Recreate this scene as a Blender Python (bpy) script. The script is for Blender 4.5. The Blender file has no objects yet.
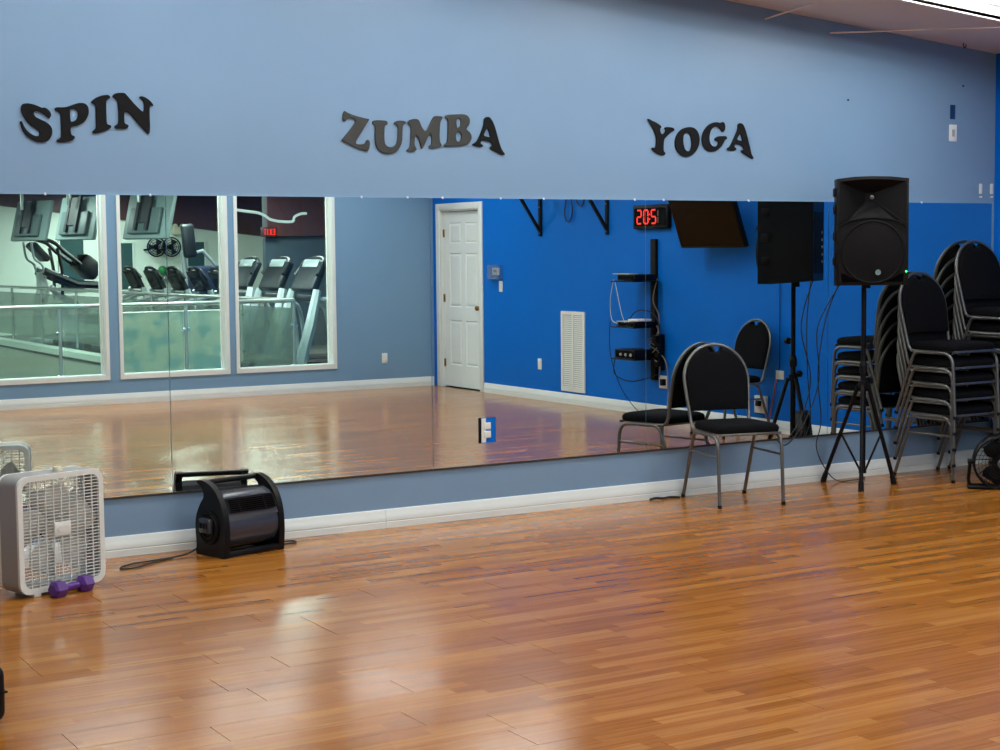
import bpy, bmesh, math, random
from mathutils import Vector, Matrix
random.seed(7)
PI = math.pi
SC = bpy.context.scene
COL = SC.collection

# ---------------------------------------------------------------- camera
F_PX, YAW, PITCH, ROLL = 1609.13, 0.5402, 0.0773, -0.0096
CAM = Vector((0.0, -8.1576, 1.5766))
_f = Vector((math.sin(YAW), math.cos(YAW), 0)); _r = Vector((math.cos(YAW), -math.sin(YAW), 0)); _u = Vector((0, 0, 1))
FWD = _f * math.cos(PITCH) - _u * math.sin(PITCH)
_u2 = _u * math.cos(PITCH) + _f * math.sin(PITCH)
RGT = _r * math.cos(ROLL) + _u2 * math.sin(ROLL)
UPV = _u2 * math.cos(ROLL) - _r * math.sin(ROLL)
cd = bpy.data.cameras.new('camera'); cam = bpy.data.objects.new('camera', cd); COL.objects.link(cam)
cd.sensor_width = 36.0; cd.lens = 36.0 * F_PX / 1000.0; cd.clip_start = 0.05; cd.clip_end = 200
M = Matrix((RGT, UPV, -FWD)).transposed().to_4x4(); M.translation = CAM
cam.matrix_world = M
SC.camera = cam

# ---------------------------------------------------------------- world, view, light levels
w = bpy.data.worlds.new('world'); SC.world = w; w.use_nodes = True
w.node_tree.nodes['Background'].inputs[0].default_value = (0.55, 0.62, 0.7, 1)
w.node_tree.nodes['Background'].inputs[1].default_value = 0.05
SC.view_settings.view_transform = 'Standard'; SC.view_settings.look = 'None'
SC.view_settings.gamma = 1.0; SC.view_settings.use_curve_mapping = False
SC.view_settings.exposure = 0.0
TUBE_W = 14.0          # watts of each fluorescent tube in the studio
GYM_W = 120.0           # watts of each gym ceiling panel
TUBE_COL = (0.97, 1.0, 1.0)
GYM_COL = (0.90, 1.0, 0.95)

# room measures (metres): mirror wall is y = 0, the room lies at y < 0
XR, D, XL = 9.058, 8.456, -2.0
def zc(x): return 2.944 + 0.0825 * (9.066 - x)      # the ceiling falls towards the right wall
MB0, MT0, MX0, MW = 0.312, 1.8798, 2.8636, 1.5406   # mirror bottom, top, a seam, panel width

def ray(px, py): return FWD + RGT * ((px - 500) / F_PX) + UPV * ((375 - py) / F_PX)
def on(px, py, ax, v):
    r = ray(px, py); return CAM + r * ((v - CAM[ax]) / r[ax])

# ---------------------------------------------------------------- materials
MATS = {}
def mat(name, col=(.5, .5, .5), rough=.5, metal=0.0, emit=None, es=1.0, spec=.5, noise=0.0, nscale=30.0, bump=0.0, bscale=200.0, coat=0.0):
    if name in MATS: return MATS[name]
    m = bpy.data.materials.new(name); m.use_nodes = True; nt = m.node_tree
    b = nt.nodes['Principled BSDF']
    b.inputs['Base Color'].default_value = (*col, 1); b.inputs['Roughness'].default_value = rough
    b.inputs['Metallic'].default_value = metal; b.inputs['Specular IOR Level'].default_value = spec
    b.inputs['Coat Weight'].default_value = coat
    if emit:
        b.inputs['Emission Color'].default_value = (*emit, 1); b.inputs['Emission Strength'].default_value = es
    if noise or bump:
        tc = nt.nodes.new('ShaderNodeTexCoord')
    if noise:
        n = nt.nodes.new('ShaderNodeTexNoise'); n.inputs['Scale'].default_value = nscale; n.inputs['Detail'].default_value = 4
        nt.links.new(tc.outputs['Object'], n.inputs['Vector'])
        mx = nt.nodes.new('ShaderNodeMix'); mx.data_type = 'RGBA'
        mx.inputs[6].default_value = (*[max(0, c * (1 - noise)) for c in col], 1)
        mx.inputs[7].default_value = (*[min(1, c * (1 + noise)) for c in col], 1)
        nt.links.new(n.outputs['Fac'], mx.inputs[0]); nt.links.new(mx.outputs[2], b.inputs['Base Color'])
    if bump:
        n2 = nt.nodes.new('ShaderNodeTexNoise'); n2.inputs['Scale'].default_value = bscale; n2.inputs['Detail'].default_value = 3
        nt.links.new(tc.outputs['Object'], n2.inputs['Vector'])
        bp = nt.nodes.new('ShaderNodeBump'); bp.inputs['Strength'].default_value = bump; bp.inputs['Distance'].default_value = .002
        nt.links.new(n2.outputs['Fac'], bp.inputs['Height']); nt.links.new(bp.outputs['Normal'], b.inputs['Normal'])
    MATS[name] = m; return m

def srgb(r, g, b):
    f = lambda c: (c / 255 / 12.92) if c / 255 <= .04045 else ((c / 255 + .055) / 1.055) ** 2.4
    return (f(r), f(g), f(b))

WALL = mat('periwinkle_paint', srgb(124, 155, 185), .38, spec=.3, noise=.03, nscale=3, bump=.06, bscale=120)
BLUE = mat('royal_blue_paint', srgb(0, 106, 204), .45, spec=.15, noise=.04, nscale=3, bump=.06, bscale=120)
SLATE = mat('slate_blue_paint', srgb(118, 156, 188), .42, spec=.3, noise=.03, nscale=3, bump=.06, bscale=120)
WHITE = mat('white_trim_paint', srgb(222, 231, 230), .35, noise=.03, nscale=8)
CEIL = mat('ceiling_paint', srgb(222, 208, 198), .8, noise=.03, nscale=4)
BLACKP = mat('black_plastic', srgb(8, 9, 12), .42, spec=.22, noise=.1, nscale=20)
BLACKM = mat('matte_black', srgb(8, 8, 10), .7, spec=.25, noise=.1, nscale=20)
FABRIC = mat('black_fabric', srgb(14, 15, 18), .95, spec=.1, noise=.35, nscale=260, bump=.25, bscale=500)
STEEL = mat('pewter_tube', srgb(112, 114, 112), .38, metal=.75, noise=.06, nscale=30)
CHROME = mat('chrome', srgb(220, 222, 224), .15, metal=1, noise=.02)
BRASS = mat('aged_brass', srgb(150, 120, 70), .35, metal=.9, noise=.06)
PLASTW = mat('white_plastic', srgb(226, 232, 228), .4, noise=.02)
GREYP = mat('grey_housing_plastic', srgb(150, 152, 152), .45, noise=.03)
DRUM = mat('gunmetal_plastic', srgb(56, 61, 72), .2, noise=.05)
PURPLE = mat('purple_vinyl', srgb(84, 40, 130), .35, noise=.06)
LETTER = mat('letter_black', srgb(8, 9, 11), .6, spec=.2, noise=.1, nscale=60)
LETTERG = mat('letter_glitter', srgb(60, 62, 60), .38, metal=.35, noise=.8, nscale=520, bump=.5, bscale=700)
RED = mat('red_led', (.3, .0, .0), .4, emit=(1, .03, .02), es=1.9)
OFFLED = mat('unlit_led', srgb(120, 80, 78), .4)
GREENLED = mat('green_led', (0, .3, .05), .4, emit=(.05, 1, .2), es=4)
SCREEN = mat('dark_screen', srgb(9, 9, 10), .2, spec=.12, noise=.02)
TUBE = mat('fluorescent_tube', (.9, .9, .9), .4, emit=(1, 1, .98), es=19)
GYMLAMP = mat('gym_lamp_lens', (.9, .9, .9), .4, emit=(.86, 1, .95), es=5)
REFL = mat('fixture_white_enamel', srgb(240, 240, 236), .35)
CORD = mat('black_cord', srgb(22, 22, 22), .5)
CORDW = mat('white_cord', srgb(200, 200, 200), .5)
TAN = mat('tan_cord', srgb(238, 222, 212), .6)
GYMW = mat('gym_white_wall', srgb(225, 235, 225), .6, noise=.03, nscale=2)
MAROON = mat('maroon_paint', srgb(88, 52, 58), .6, noise=.05, nscale=3)
DKWALL = mat('dark_slate_wall', srgb(70, 84, 98), .6, noise=.04, nscale=3)
GYMF = mat('gym_rubber_floor', srgb(84, 88, 86), .6, noise=.25, nscale=40)
BEIGE = mat('stairwell_beige', srgb(190, 196, 180), .6, noise=.05, nscale=3)
STAIN = mat('brushed_steel', srgb(190, 194, 190), .28, metal=.9, noise=.04)
GYMG = mat('machine_silver', srgb(176, 186, 190), .35, metal=.3, noise=.04)
GYMB = mat('machine_black', srgb(22, 27, 33), .45, noise=.06)
NAVY = mat('navy_vinyl', srgb(30, 42, 74), .5, noise=.05)
GREEN = mat('green_vinyl', srgb(20, 120, 60), .45, noise=.08, nscale=12)
TVG = mat('tv_back_grey', srgb(120, 138, 138), .5, noise=.06)
BLUEDK = mat('navy_patch_paint', srgb(10, 60, 110), .5, noise=.05)

m = bpy.data.materials.new('mirror_silver'); m.use_nodes = True; MATS['mirror'] = m
b = m.node_tree.nodes['Principled BSDF']; b.inputs['Metallic'].default_value = 1; b.inputs['Roughness'].default_value = 0.0
b.inputs['Base Color'].default_value = (.80, .85, .83, 1)
MIRROR = m

def glass(name, tint, refl=.5, haze=0.0, hazecol=(.8, .9, .88)):
    m = bpy.data.materials.new(name); m.use_nodes = True; nt = m.node_tree
    for n in list(nt.nodes): nt.nodes.remove(n)
    out = nt.nodes.new('ShaderNodeOutputMaterial'); t = nt.nodes.new('ShaderNodeBsdfTransparent'); t.inputs[0].default_value = (*tint, 1)
    g = nt.nodes.new('ShaderNodeBsdfGlossy'); g.inputs['Roughness'].default_value = .02
    fr = nt.nodes.new('ShaderNodeFresnel'); fr.inputs[0].default_value = 1.45
    ml = nt.nodes.new('ShaderNodeMath'); ml.operation = 'MULTIPLY'; ml.inputs[1].default_value = refl
    mx = nt.nodes.new('ShaderNodeMixShader')
    nt.links.new(fr.outputs[0], ml.inputs[0]); nt.links.new(ml.outputs[0], mx.inputs[0])
    src = t
    if haze:
        d = nt.nodes.new('ShaderNodeBsdfDiffuse'); d.inputs[0].default_value = (*hazecol, 1)
        m2 = nt.nodes.new('ShaderNodeMixShader'); m2.inputs[0].default_value = haze
        nt.links.new(t.outputs[0], m2.inputs[1]); nt.links.new(d.outputs[0], m2.inputs[2]); src = m2
    nt.links.new(src.outputs[0], mx.inputs[1]); nt.links.new(g.outputs[0], mx.inputs[2]); nt.links.new(mx.outputs[0], out.inputs[0])
    MATS[name] = m; return m
PANE = glass('window_glass', (.86, .93, .90), .8)
RAILG = glass('railing_glass', (.88, .94, .91), .8, .035)
CLEAR = glass('clear_acrylic', (.95, .96, .97), .5, .05, (.9, .93, .95))

def floor_material():
    m = bpy.data.materials.new('laminate_floor'); m.use_nodes = True; nt = m.node_tree; L = nt.links.new
    b = nt.nodes['Principled BSDF']
    geo = nt.nodes.new('ShaderNodeNewGeometry'); sep = nt.nodes.new('ShaderNodeSeparateXYZ'); L(geo.outputs['Position'], sep.inputs[0])
    def math_(op, a, bb=None):
        n = nt.nodes.new('ShaderNodeMath'); n.operation = op
        for i, v in enumerate((a, bb)):
            if v is None: continue
            if isinstance(v, (int, float)): n.inputs[i].default_value = v
            else: L(v, n.inputs[i])
        return n.outputs[0]
    row = math_('FLOOR', math_('DIVIDE', sep.outputs['Y'], .19 / 3))
    wn = nt.nodes.new('ShaderNodeTexWhiteNoise'); wn.noise_dimensions = '1D'; L(row, wn.inputs['W'])
    seg = math_('FLOOR', math_('DIVIDE', math_('ADD', sep.outputs['X'], math_('MULTIPLY', wn.outputs['Value'], 7.0)), .62))
    cmb = nt.nodes.new('ShaderNodeCombineXYZ'); L(row, cmb.inputs[0]); L(seg, cmb.inputs[1])
    wn2 = nt.nodes.new('ShaderNodeTexWhiteNoise'); wn2.noise_dimensions = '2D'; L(cmb.outputs[0], wn2.inputs['Vector'])
    ramp = nt.nodes.new('ShaderNodeValToRGB'); L(wn2.outputs['Value'], ramp.inputs[0])
    e = ramp.color_ramp.elements
    e[0].position = 0; e[0].color = (*srgb(156, 98, 34), 1); e[1].position = 1; e[1].color = (*srgb(184, 126, 54), 1)
    k = e.new(.45); k.color = (*srgb(168, 107, 38), 1)
    # long grain
    mp = nt.nodes.new('ShaderNodeMapping'); mp.inputs['Scale'].default_value = (1.6, 34, 1)
    va = nt.nodes.new('ShaderNodeVectorMath'); va.operation = 'ADD'; L(geo.outputs['Position'], va.inputs[0])
    vs = nt.nodes.new('ShaderNodeVectorMath'); vs.operation = 'SCALE'; L(wn2.outputs['Color'], vs.inputs[0]); vs.inputs['Scale'].default_value = 9.0
    L(vs.outputs[0], va.inputs[1]); L(va.outputs[0], mp.inputs[0])
    n = nt.nodes.new('ShaderNodeTexNoise'); n.inputs['Scale'].default_value = 1.4; n.inputs['Detail'].default_value = 5; n.inputs['Distortion'].default_value = .7
    L(mp.outputs[0], n.inputs['Vector'])
    r2 = nt.nodes.new('ShaderNodeValToRGB'); L(n.outputs['Fac'], r2.inputs[0])
    r2.color_ramp.elements[0].position = .36; r2.color_ramp.elements[0].color = (.78, .70, .62, 1)
    r2.color_ramp.elements[1].position = .58; r2.color_ramp.elements[1].color = (1.04, 1.02, 1.0, 1)
    mx = nt.nodes.new('ShaderNodeMix'); mx.data_type = 'RGBA'; mx.blend_type = 'MULTIPLY'; mx.inputs[0].default_value = .8
    L(ramp.outputs[0], mx.inputs[6]); L(r2.outputs[0], mx.inputs[7]); L(mx.outputs[2], b.inputs['Base Color'])
    b.inputs['Roughness'].default_value = .2
    n3 = nt.nodes.new('ShaderNodeTexNoise'); n3.inputs['Scale'].default_value = 1.1; n3.inputs['Detail'].default_value = 4; L(geo.outputs['Position'], n3.inputs['Vector'])
    rr = math_('ADD', math_('ADD', math_('MULTIPLY', n3.outputs['Fac'], .1), .11), math_('MULTIPLY', wn2.outputs['Value'], .05)); b.inputs['Specular IOR Level'].default_value = .42; L(rr, b.inputs['Roughness'])
    return m
LAMINATE = floor_material()
SUBFLOOR = mat('subfloor', srgb(60, 40, 26), .9, noise=.1)

# ---------------------------------------------------------------- mesh helpers
class MB:
    def __init__(s): s.v = []; s.f = []
    def add(s, vs, fs, T=None):
        o = len(s.v)
        s.v += [tuple(T @ Vector(p)) if T else tuple(p) for p in vs]
        s.f += [tuple(i + o for i in f) for f in fs]; return s
    def box(s, x0, x1, y0, y1, z0, z1, T=None):
        vs = [(x, y, z) for x in (x0, x1) for y in (y0, y1) for z in (z0, z1)]
        return s.add(vs, [(0, 1, 3, 2), (4, 6, 7, 5), (0, 4, 5, 1), (2, 3, 7, 6), (0, 2, 6, 4), (1, 5, 7, 3)], T)
    def rbox(s, x0, x1, y0, y1, z0, z1, r=.01, seg=3, T=None):
        bm = bmesh.new(); bmesh.ops.create_cube(bm, size=1)
        for v in bm.verts: v.co = ((x0 + x1) / 2 + v.co.x * (x1 - x0), (y0 + y1) / 2 + v.co.y * (y1 - y0), (z0 + z1) / 2 + v.co.z * (z1 - z0))
        bmesh.ops.bevel(bm, geom=bm.edges[:], offset=r, segments=seg, profile=.5, affect='EDGES', clamp_overlap=True)
        bm.verts.index_update()
        s.add([v.co[:] for v in bm.verts], [[v.index for v in f.verts] for f in bm.faces], T); bm.free(); return s
    def tube(s, pts, r, n=8, closed=False, T=None, caps=True):
        pts = [Vector(p) for p in pts]; N = len(pts); rs = r if isinstance(r, (list, tuple)) else [r] * N
        vs = []; fs = []; nrm = None
        for i, p in enumerate(pts):
            if closed: t = (pts[(i + 1) % N] - pts[i - 1])
            else: t = pts[min(i + 1, N - 1)] - pts[max(i - 1, 0)]
            t.normalize()
            if nrm is None:
                a = Vector((0, 0, 1)) if abs(t.z) < .9 else Vector((1, 0, 0)); nrm = (a - t * a.dot(t)).normalized()
            else:
                nrm = nrm - t * nrm.dot(t)
                nrm = nrm.normalized() if nrm.length > 1e-6 else t.orthogonal().normalized()
            bn = t.cross(nrm)
            for k in range(n):
                a = 2 * PI * k / n; vs.append(p + (nrm * math.cos(a) + bn * math.sin(a)) * rs[i])
        for i in range(N if closed else N - 1):
            j = (i + 1) % N
            for k in range(n): fs.append((i * n + k, i * n + (k + 1) % n, j * n + (k + 1) % n, j * n + k))
        if not closed and caps: fs.append(tuple(range(n))[::-1]); fs.append(tuple((N - 1) * n + k for k in range(n)))
        return s.add(vs, fs, T)
    def cyl(s, a, b_, r, n=16, r2=None, T=None): return s.tube([a, b_], [r, r if r2 is None else r2], n, T=T)
    def lathe(s, prof, n=24, T=None):           # prof (r, z) about the z axis
        vs = []; fs = []; P = len(prof)
        for i in range(n):
            a = 2 * PI * i / n; vs += [(q[0] * math.cos(a), q[0] * math.sin(a), q[1]) for q in prof]
        for i in range(n):
            j = (i + 1) % n
            for k in range(P - 1): fs.append((i * P + k, j * P + k, j * P + k + 1, i * P + k + 1))
        return s.add(vs, fs, T)
    def prism(s, out, y0, y1, T=None):          # outline in x, z pushed along y
        n = len(out); vs = [(x, y0, z) for x, z in out] + [(x, y1, z) for x, z in out]
        fs = [tuple(range(n)), tuple(range(2 * n - 1, n - 1, -1))] + [(i, i + n, (i + 1) % n + n, (i + 1) % n) for i in range(n)]
        return s.add(vs, fs, T)
    def sphere(s, c, r, n=12, sc=(1, 1, 1)):
        prof = [(math.sin(PI * k / n) * r, -math.cos(PI * k / n) * r) for k in range(n + 1)]
        return s.lathe(prof, n * 2, Matrix.Translation(c) @ Matrix.Diagonal((*sc, 1)))
    def mesh(s, name, m, ang=35):
        me = bpy.data.meshes.new(name); me.from_pydata(s.v, [], s.f)
        bm = bmesh.new(); bm.from_mesh(me); bmesh.ops.remove_doubles(bm, verts=bm.verts, dist=1e-6)
        bmesh.ops.recalc_face_normals(bm, faces=bm.faces); bm.to_mesh(me); bm.free()
        me.polygons.foreach_set('use_smooth', [True] * len(me.polygons)); me.set_sharp_from_angle(angle=math.radians(ang))
        if m: me.materials.append(m)
        return me
    def build(s, name, m, parent=None, loc=None, ang=35):
        o = bpy.data.objects.new(name, s.mesh(name, m, ang)); COL.objects.link(o)
        if parent: o.parent = parent
        if loc: o.location = loc
        return o
def RX(a): return Matrix.Rotation(a, 4, 'X')
def RY(a): return Matrix.Rotation(a, 4, 'Y')
def RZ(a): return Matrix.Rotation(a, 4, 'Z')
def TR(*p): return Matrix.Translation(p)
def smooth(pts, k=6, closed=False):              # Catmull-Rom
    pts = [Vector(p) for p in pts]; N = len(pts); out = []
    for i in range(N if closed else N - 1):
        g = lambda j: pts[j % N] if closed else pts[min(max(j, 0), N - 1)]
        p0, p1, p2, p3 = g(i - 1), g(i), g(i + 1), g(i + 2)
        for q in range(k):
            t = q / k
            out.append(.5 * ((2 * p1) + (p2 - p0) * t + (2 * p0 - 5 * p1 + 4 * p2 - p3) * t * t + (3 * p1 - p0 - 3 * p2 + p3) * t ** 3))
    if not closed: out.append(pts[-1])
    return out
def tag(o, label=None, cat=None, group=None, kind=None):
    if label: o['label'] = label
    if cat: o['category'] = cat
    if group: o['group'] = group
    if kind: o['kind'] = kind
    return o
def thing(name, label, cat, loc=(0, 0, 0), rz=0.0, group=None, kind=None):
    o = bpy.data.objects.new(name, None); COL.objects.link(o); o.empty_display_size = .1
    o.location = loc; o.rotation_euler = (0, 0, rz); return tag(o, label, cat, group, kind)
def struct(name, loc=(0, 0, 0), rz=0.0): return thing(name, None, None, loc, rz, kind='structure')
def dup(root, loc, rz, label=None, group=None):
    r = root.copy(); COL.objects.link(r); r.location = loc; r.rotation_euler = (0, 0, rz)
    if label: r['label'] = label
    if group: r['group'] = group
    for ch in list(root.children):
        c = ch.copy(); COL.objects.link(c); c.parent = r
        for g in list(ch.children):
            d_ = g.copy(); COL.objects.link(d_); d_.parent = c
    return r
RIGHT = -PI / 2     # rotation of things on the right wall (front looks to -X)
FRONT = PI          # things on the window wall (front looks to +Y)

def cells(xs, ys, holes):
    for i in range(len(xs) - 1):
        for j in range(len(ys) - 1):
            cx, cy = (xs[i] + xs[i + 1]) / 2, (ys[j] + ys[j + 1]) / 2
            if any(h[0] < cx < h[1] and h[2] < cy < h[3] for h in holes): continue
            yield xs[i], xs[i + 1], ys[j], ys[j + 1]

# ================================================================ THE SETTING
# ---- floor and its boards
fl = MB().box(XL, XR, -D, 0, -.06, -.012).build('floor', SUBFLOOR); tag(fl, kind='structure')
BW, BL, GAP = .19, 1.215, .0012
boards = []
y = -D
ri = 0
while y < -.001:
    y1 = min(y + BW, 0.0); x = XL - random.random() * BL
    while x < XR - .001:
        a, b_ = max(x, XL), min(x + BL, XR)
        if b_ - a > .02: boards.append((a, b_, y, y1))
        x += BL
    y = y1; ri += 1
def board_score(bd):
    c = Vector(((bd[0] + bd[1]) / 2, (bd[2] + bd[3]) / 2, 0)); v = c - CAM; dz = v.dot(FWD)
    if dz < .5: return 1e6
    px, py = abs(v.dot(RGT) / dz) * F_PX, v.dot(UPV) / dz * F_PX
    return v.length if (px < 640 and py > -460) else 1e3 + v.length
boards.sort(key=board_score)
cache = {}
for i, (a, b_, y0, y1) in enumerate(boards[:300]):
    key = (round(b_ - a, 3), round(y1 - y0, 3))
    if key not in cache:
        lx, ly = key[0] / 2 - GAP, key[1] / 2 - GAP * .5
        mb = MB(); c = .0003
        vs = [(sx * (lx - q), sy * (ly - q), z) for z, q in ((-.012, 0), (-c, 0), (0, c)) for sx, sy in ((-1, -1), (1, -1), (1, 1), (-1, 1))]
        fs = [(8, 9, 10, 11)] + [(k * 4 + q, k * 4 + (q + 1) % 4, k * 4 + 4 + (q + 1) % 4, k * 4 + 4 + q) for k in (0, 1) for q in range(4)]
        cache[key] = mb.add(vs, fs).mesh('floorboard', LAMINATE)
    o = bpy.data.objects.new('floorboard', cache[key]); COL.objects.link(o); o.parent = fl; o.location = ((a + b_) / 2, (y0 + y1) / 2, 0)
mb = MB()
for (a, b_, y0, y1) in boards[300:]: mb.box(a + GAP, b_ - GAP, y0 + GAP * .5, y1 - GAP * .5, -.012, 0)
tag(mb.build('floorboards_rest', LAMINATE, fl), kind='stuff')

# ---- ceiling with openings for the recessed light troffers
FIX = [(x, -1.13) for x in (7.7, 6.1, 4.5, 2.9, 1.3)] + [(x, -4.15) for x in (7.45, 4.35, 1.25)] + [(x, -7.05) for x in (7.75, 6.15, 4.55, 1.3)]
FL_, FW_ = 1.18, .56
holes = [(x - FL_ / 2, x + FL_ / 2, y_ - FW_ / 2, y_ + FW_ / 2) for x, y_ in FIX]
xs = sorted({XL, XR} | {h[0] for h in holes} | {h[1] for h in holes}); ys = sorted({-D, 0.0} | {h[2] for h in holes} | {h[3] for h in holes})
mb = MB()
for a, b_, y0, y1 in cells(xs, ys, holes):
    vs = [(x, y_, zc(x) + t) for x in (a, b_) for y_ in (y0, y1) for t in (0, .02)]
    mb.add(vs, [(0, 1, 3, 2), (4, 6, 7, 5), (0, 4, 5, 1), (2, 3, 7, 6), (0, 2, 6, 4), (1, 5, 7, 3)])
tag(mb.build('ceiling', CEIL), kind='structure')

# ---- walls
def wall_x(name, m, y0, y1, x0, x1, holes=(), top=zc, z0=0.0):
    xs = sorted({x0, x1} | {h[0] for h in holes} | {h[1] for h in holes}); zs = sorted({z0, 50.0} | {h[2] for h in holes} | {h[3] for h in holes})
    mb = MB()
    for a, b_, p, q in cells(xs, zs, holes):
        ta, tb = (top(a), top(b_)) if q == 50 else (q, q)
        vs = [(a, y0, p), (a, y0, ta), (a, y1, p), (a, y1, ta), (b_, y0, p), (b_, y0, tb), (b_, y1, p), (b_, y1, tb)]
        mb.add(vs, [(0, 1, 3, 2), (4, 6, 7, 5), (0, 4, 5, 1), (2, 3, 7, 6), (0, 2, 6, 4), (1, 5, 7, 3)])
    return tag(mb.build(name, m), kind='structure')
wall_x('wall_back', WALL, 0, .1, XL, XR)
WIN = [(3.985, 5.135, .30, 2.5), (5.31, 6.475, .30, 2.5), (6.615, 7.76, .30, 2.5)]
wall_x('wall_front', SLATE, -D - .12, -D, XL, XR, WIN)
DY0, DY1, DTOP = -8.29, -7.37, 2.05
mb = MB()
def wy(y0, y1, z0, z1): mb.box(XR, XR + .12, y0, y1, z0, z1)
wy(-D, DY0, 0, zc(XR)); wy(DY0, DY1, DTOP, zc(XR)); wy(DY1, .1, 0, zc(XR))
tag(mb.build('wall_right', BLUE), kind='structure')
tag(MB().box(XL - .12, XL, -D, .1, 0, zc(XL)).build('wall_left', WALL), kind='structure')

# ---- baseboards: stepped profile
def profile_run(name, p0, p1, inward, m=WHITE):
    p0, p1, inward = Vector(p0), Vector(p1), Vector(inward)
    prof = [(0, 0), (.015, 0), (.015, .034), (.012, .038), (.015, .042), (.015, .072), (.011, .078), (.011, .096), (.006, .106), (0, .108)]
    vs = [(p + inward * a + Vector((0, 0, z))) for p in (p0, p1) for a, z in prof]; n = len(prof)
    fs = [(i, (i + 1) % n, (i + 1) % n + n, i + n) for i in range(n)] + [tuple(range(n)), tuple(range(2 * n - 1, n - 1, -1))]
    return tag(MB().add(vs, fs).build(name, m), kind='structure')
profile_run('baseboard_back', (XL, 0, 0), (4.115, 0, 0), (0, -1, 0))
profile_run('baseboard_back', (4.1165, 0, 0), (XR - .015, 0, 0), (0, -1, 0))
profile_run('baseboard_right', (XR, -7.29, 0), (XR, 0, 0), (-1, 0, 0))
profile_run('baseboard_front', (XL, -D, 0), (XR - .015, -D, 0), (0, 1, 0))

# ---- windows
for i, (a, b_, z0, z1) in enumerate(WIN):
    wd = struct('window_%d' % (i + 1), ((a + b_) / 2, -D, z0))
    hw, h = (b_ - a) / 2, z1 - z0
    c = .032
    MB().box(-hw - c, hw + c, -.002, .014, -c - .012, 0.004).build('sill_casing', WHITE, wd)
    MB().box(-hw - c, hw + c, -.002, .014, h - .004, h + c).build('head_casing', WHITE, wd)
    MB().box(-hw - c, -hw + .004, -.002, .014, 0, h).build('side_casing', WHITE, wd)
    MB().box(hw - .004, hw + c, -.002, .014, 0, h).build('side_casing', WHITE, wd)
    MB().box(-hw, -hw + .012, -.12, 0, 0, h).build('jamb', WHITE, wd)
    MB().box(hw - .012, hw, -.12, 0, 0, h).build('jamb', WHITE, wd)
    MB().box(-hw, hw, -.12, 0, 0, .012).build('sill', WHITE, wd)
    MB().box(-hw, hw, -.12, 0, h - .012, h).build('head', WHITE, wd)
    for sx in (-1, 1):
        MB().box(*sorted((sx * (hw - .012), sx * (hw - .03))), -.105, -.085, .012, h - .012).build('glazing_bead', WHITE, wd)
    MB().box(-hw + .012, hw - .012, -.099, -.094, .012, h - .012).build('pane', PANE, wd)

# ---- the door in the right wall
dr = struct('door_1', (XR, (DY0 + DY1) / 2, 0), RIGHT)
hw = (DY1 - DY0) / 2
for sx in (-1, 1):
    MB().rbox(*sorted((sx * (hw - .005), sx * (hw + .072))), -.018, .0, 0, DTOP + .07, .005, 2).build('casing', WHITE, dr)
    MB().box(*sorted((sx * hw, sx * (hw - .02))), .0, .12, 0, DTOP).build('jamb', WHITE, dr)
MB().rbox(-hw + .005, hw - .005, -.018, 0, DTOP - .005, DTOP + .07, .005, 2).build('casing', WHITE, dr)
MB().box(-hw + .02, hw - .02, 0, .12, DTOP - .02, DTOP).build('head_jamb', WHITE, dr)
sw = hw - .024; dz0, dz1 = .012, DTOP - .026
slab = MB()
cx = [-sw, -sw + .12, -.05, .05, sw - .12, sw]
rows = [(.26, .78), (.93, 1.55), (1.66, 1.90)]
hl = [(cx[1], cx[2], r0, r1) for r0, r1 in rows] + [(cx[3], cx[4], r0, r1) for r0, r1 in rows]
for a, b_, p, q in cells(cx, sorted({dz0, dz1} | {z for r in rows for z in r}), hl): slab.box(a, b_, .045, .08, p, q)
slab.box(-sw, sw, .06, .08, dz0, dz1)
slab = slab.build('door_slab', WHITE, dr)
for a, b_, p, q in hl:
    mbp = MB(); e = .035
    vs = [(a, .045, p), (b_, .045, p), (b_, .045, q), (a, .045, q), (a + .012, .056, p + .012), (b_ - .012, .056, p + .012), (b_ - .012, .056, q - .012), (a + .012, .056, q - .012),
          (a + e, .047, p + e), (b_ - e, .047, p + e), (b_ - e, .047, q - e), (a + e, .047, q - e)]
    fs = [(8, 9, 10, 11)] + [(k + i, k + (i + 1) % 4, k + 4 + (i + 1) % 4, k + 4 + i) for k in (0, 4) for i in range(4)]
    mbp.add(vs, fs).build('door_panel', WHITE, slab, ang=20)
kz = .93
kn = MB(); kn.lathe([(0, .06), (.02, .058), (.029, .045), (.026, .03), (.012, .022), (.011, .008), (.03, .006), (.03, 0)], 20, TR(-sw + .065, .045, kz) @ RX(PI / 2))
kn.build('door_knob', BRASS, slab)
for z in (.28, 1.03, 1.78):
    MB().box(sw - .012, sw + .014, .036, .05, z - .045, z + .045).cyl((sw + .004, .034, z - .045), (sw + .004, .034, z + .045), .007, 8).build('hinge', BRASS, dr)

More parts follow.
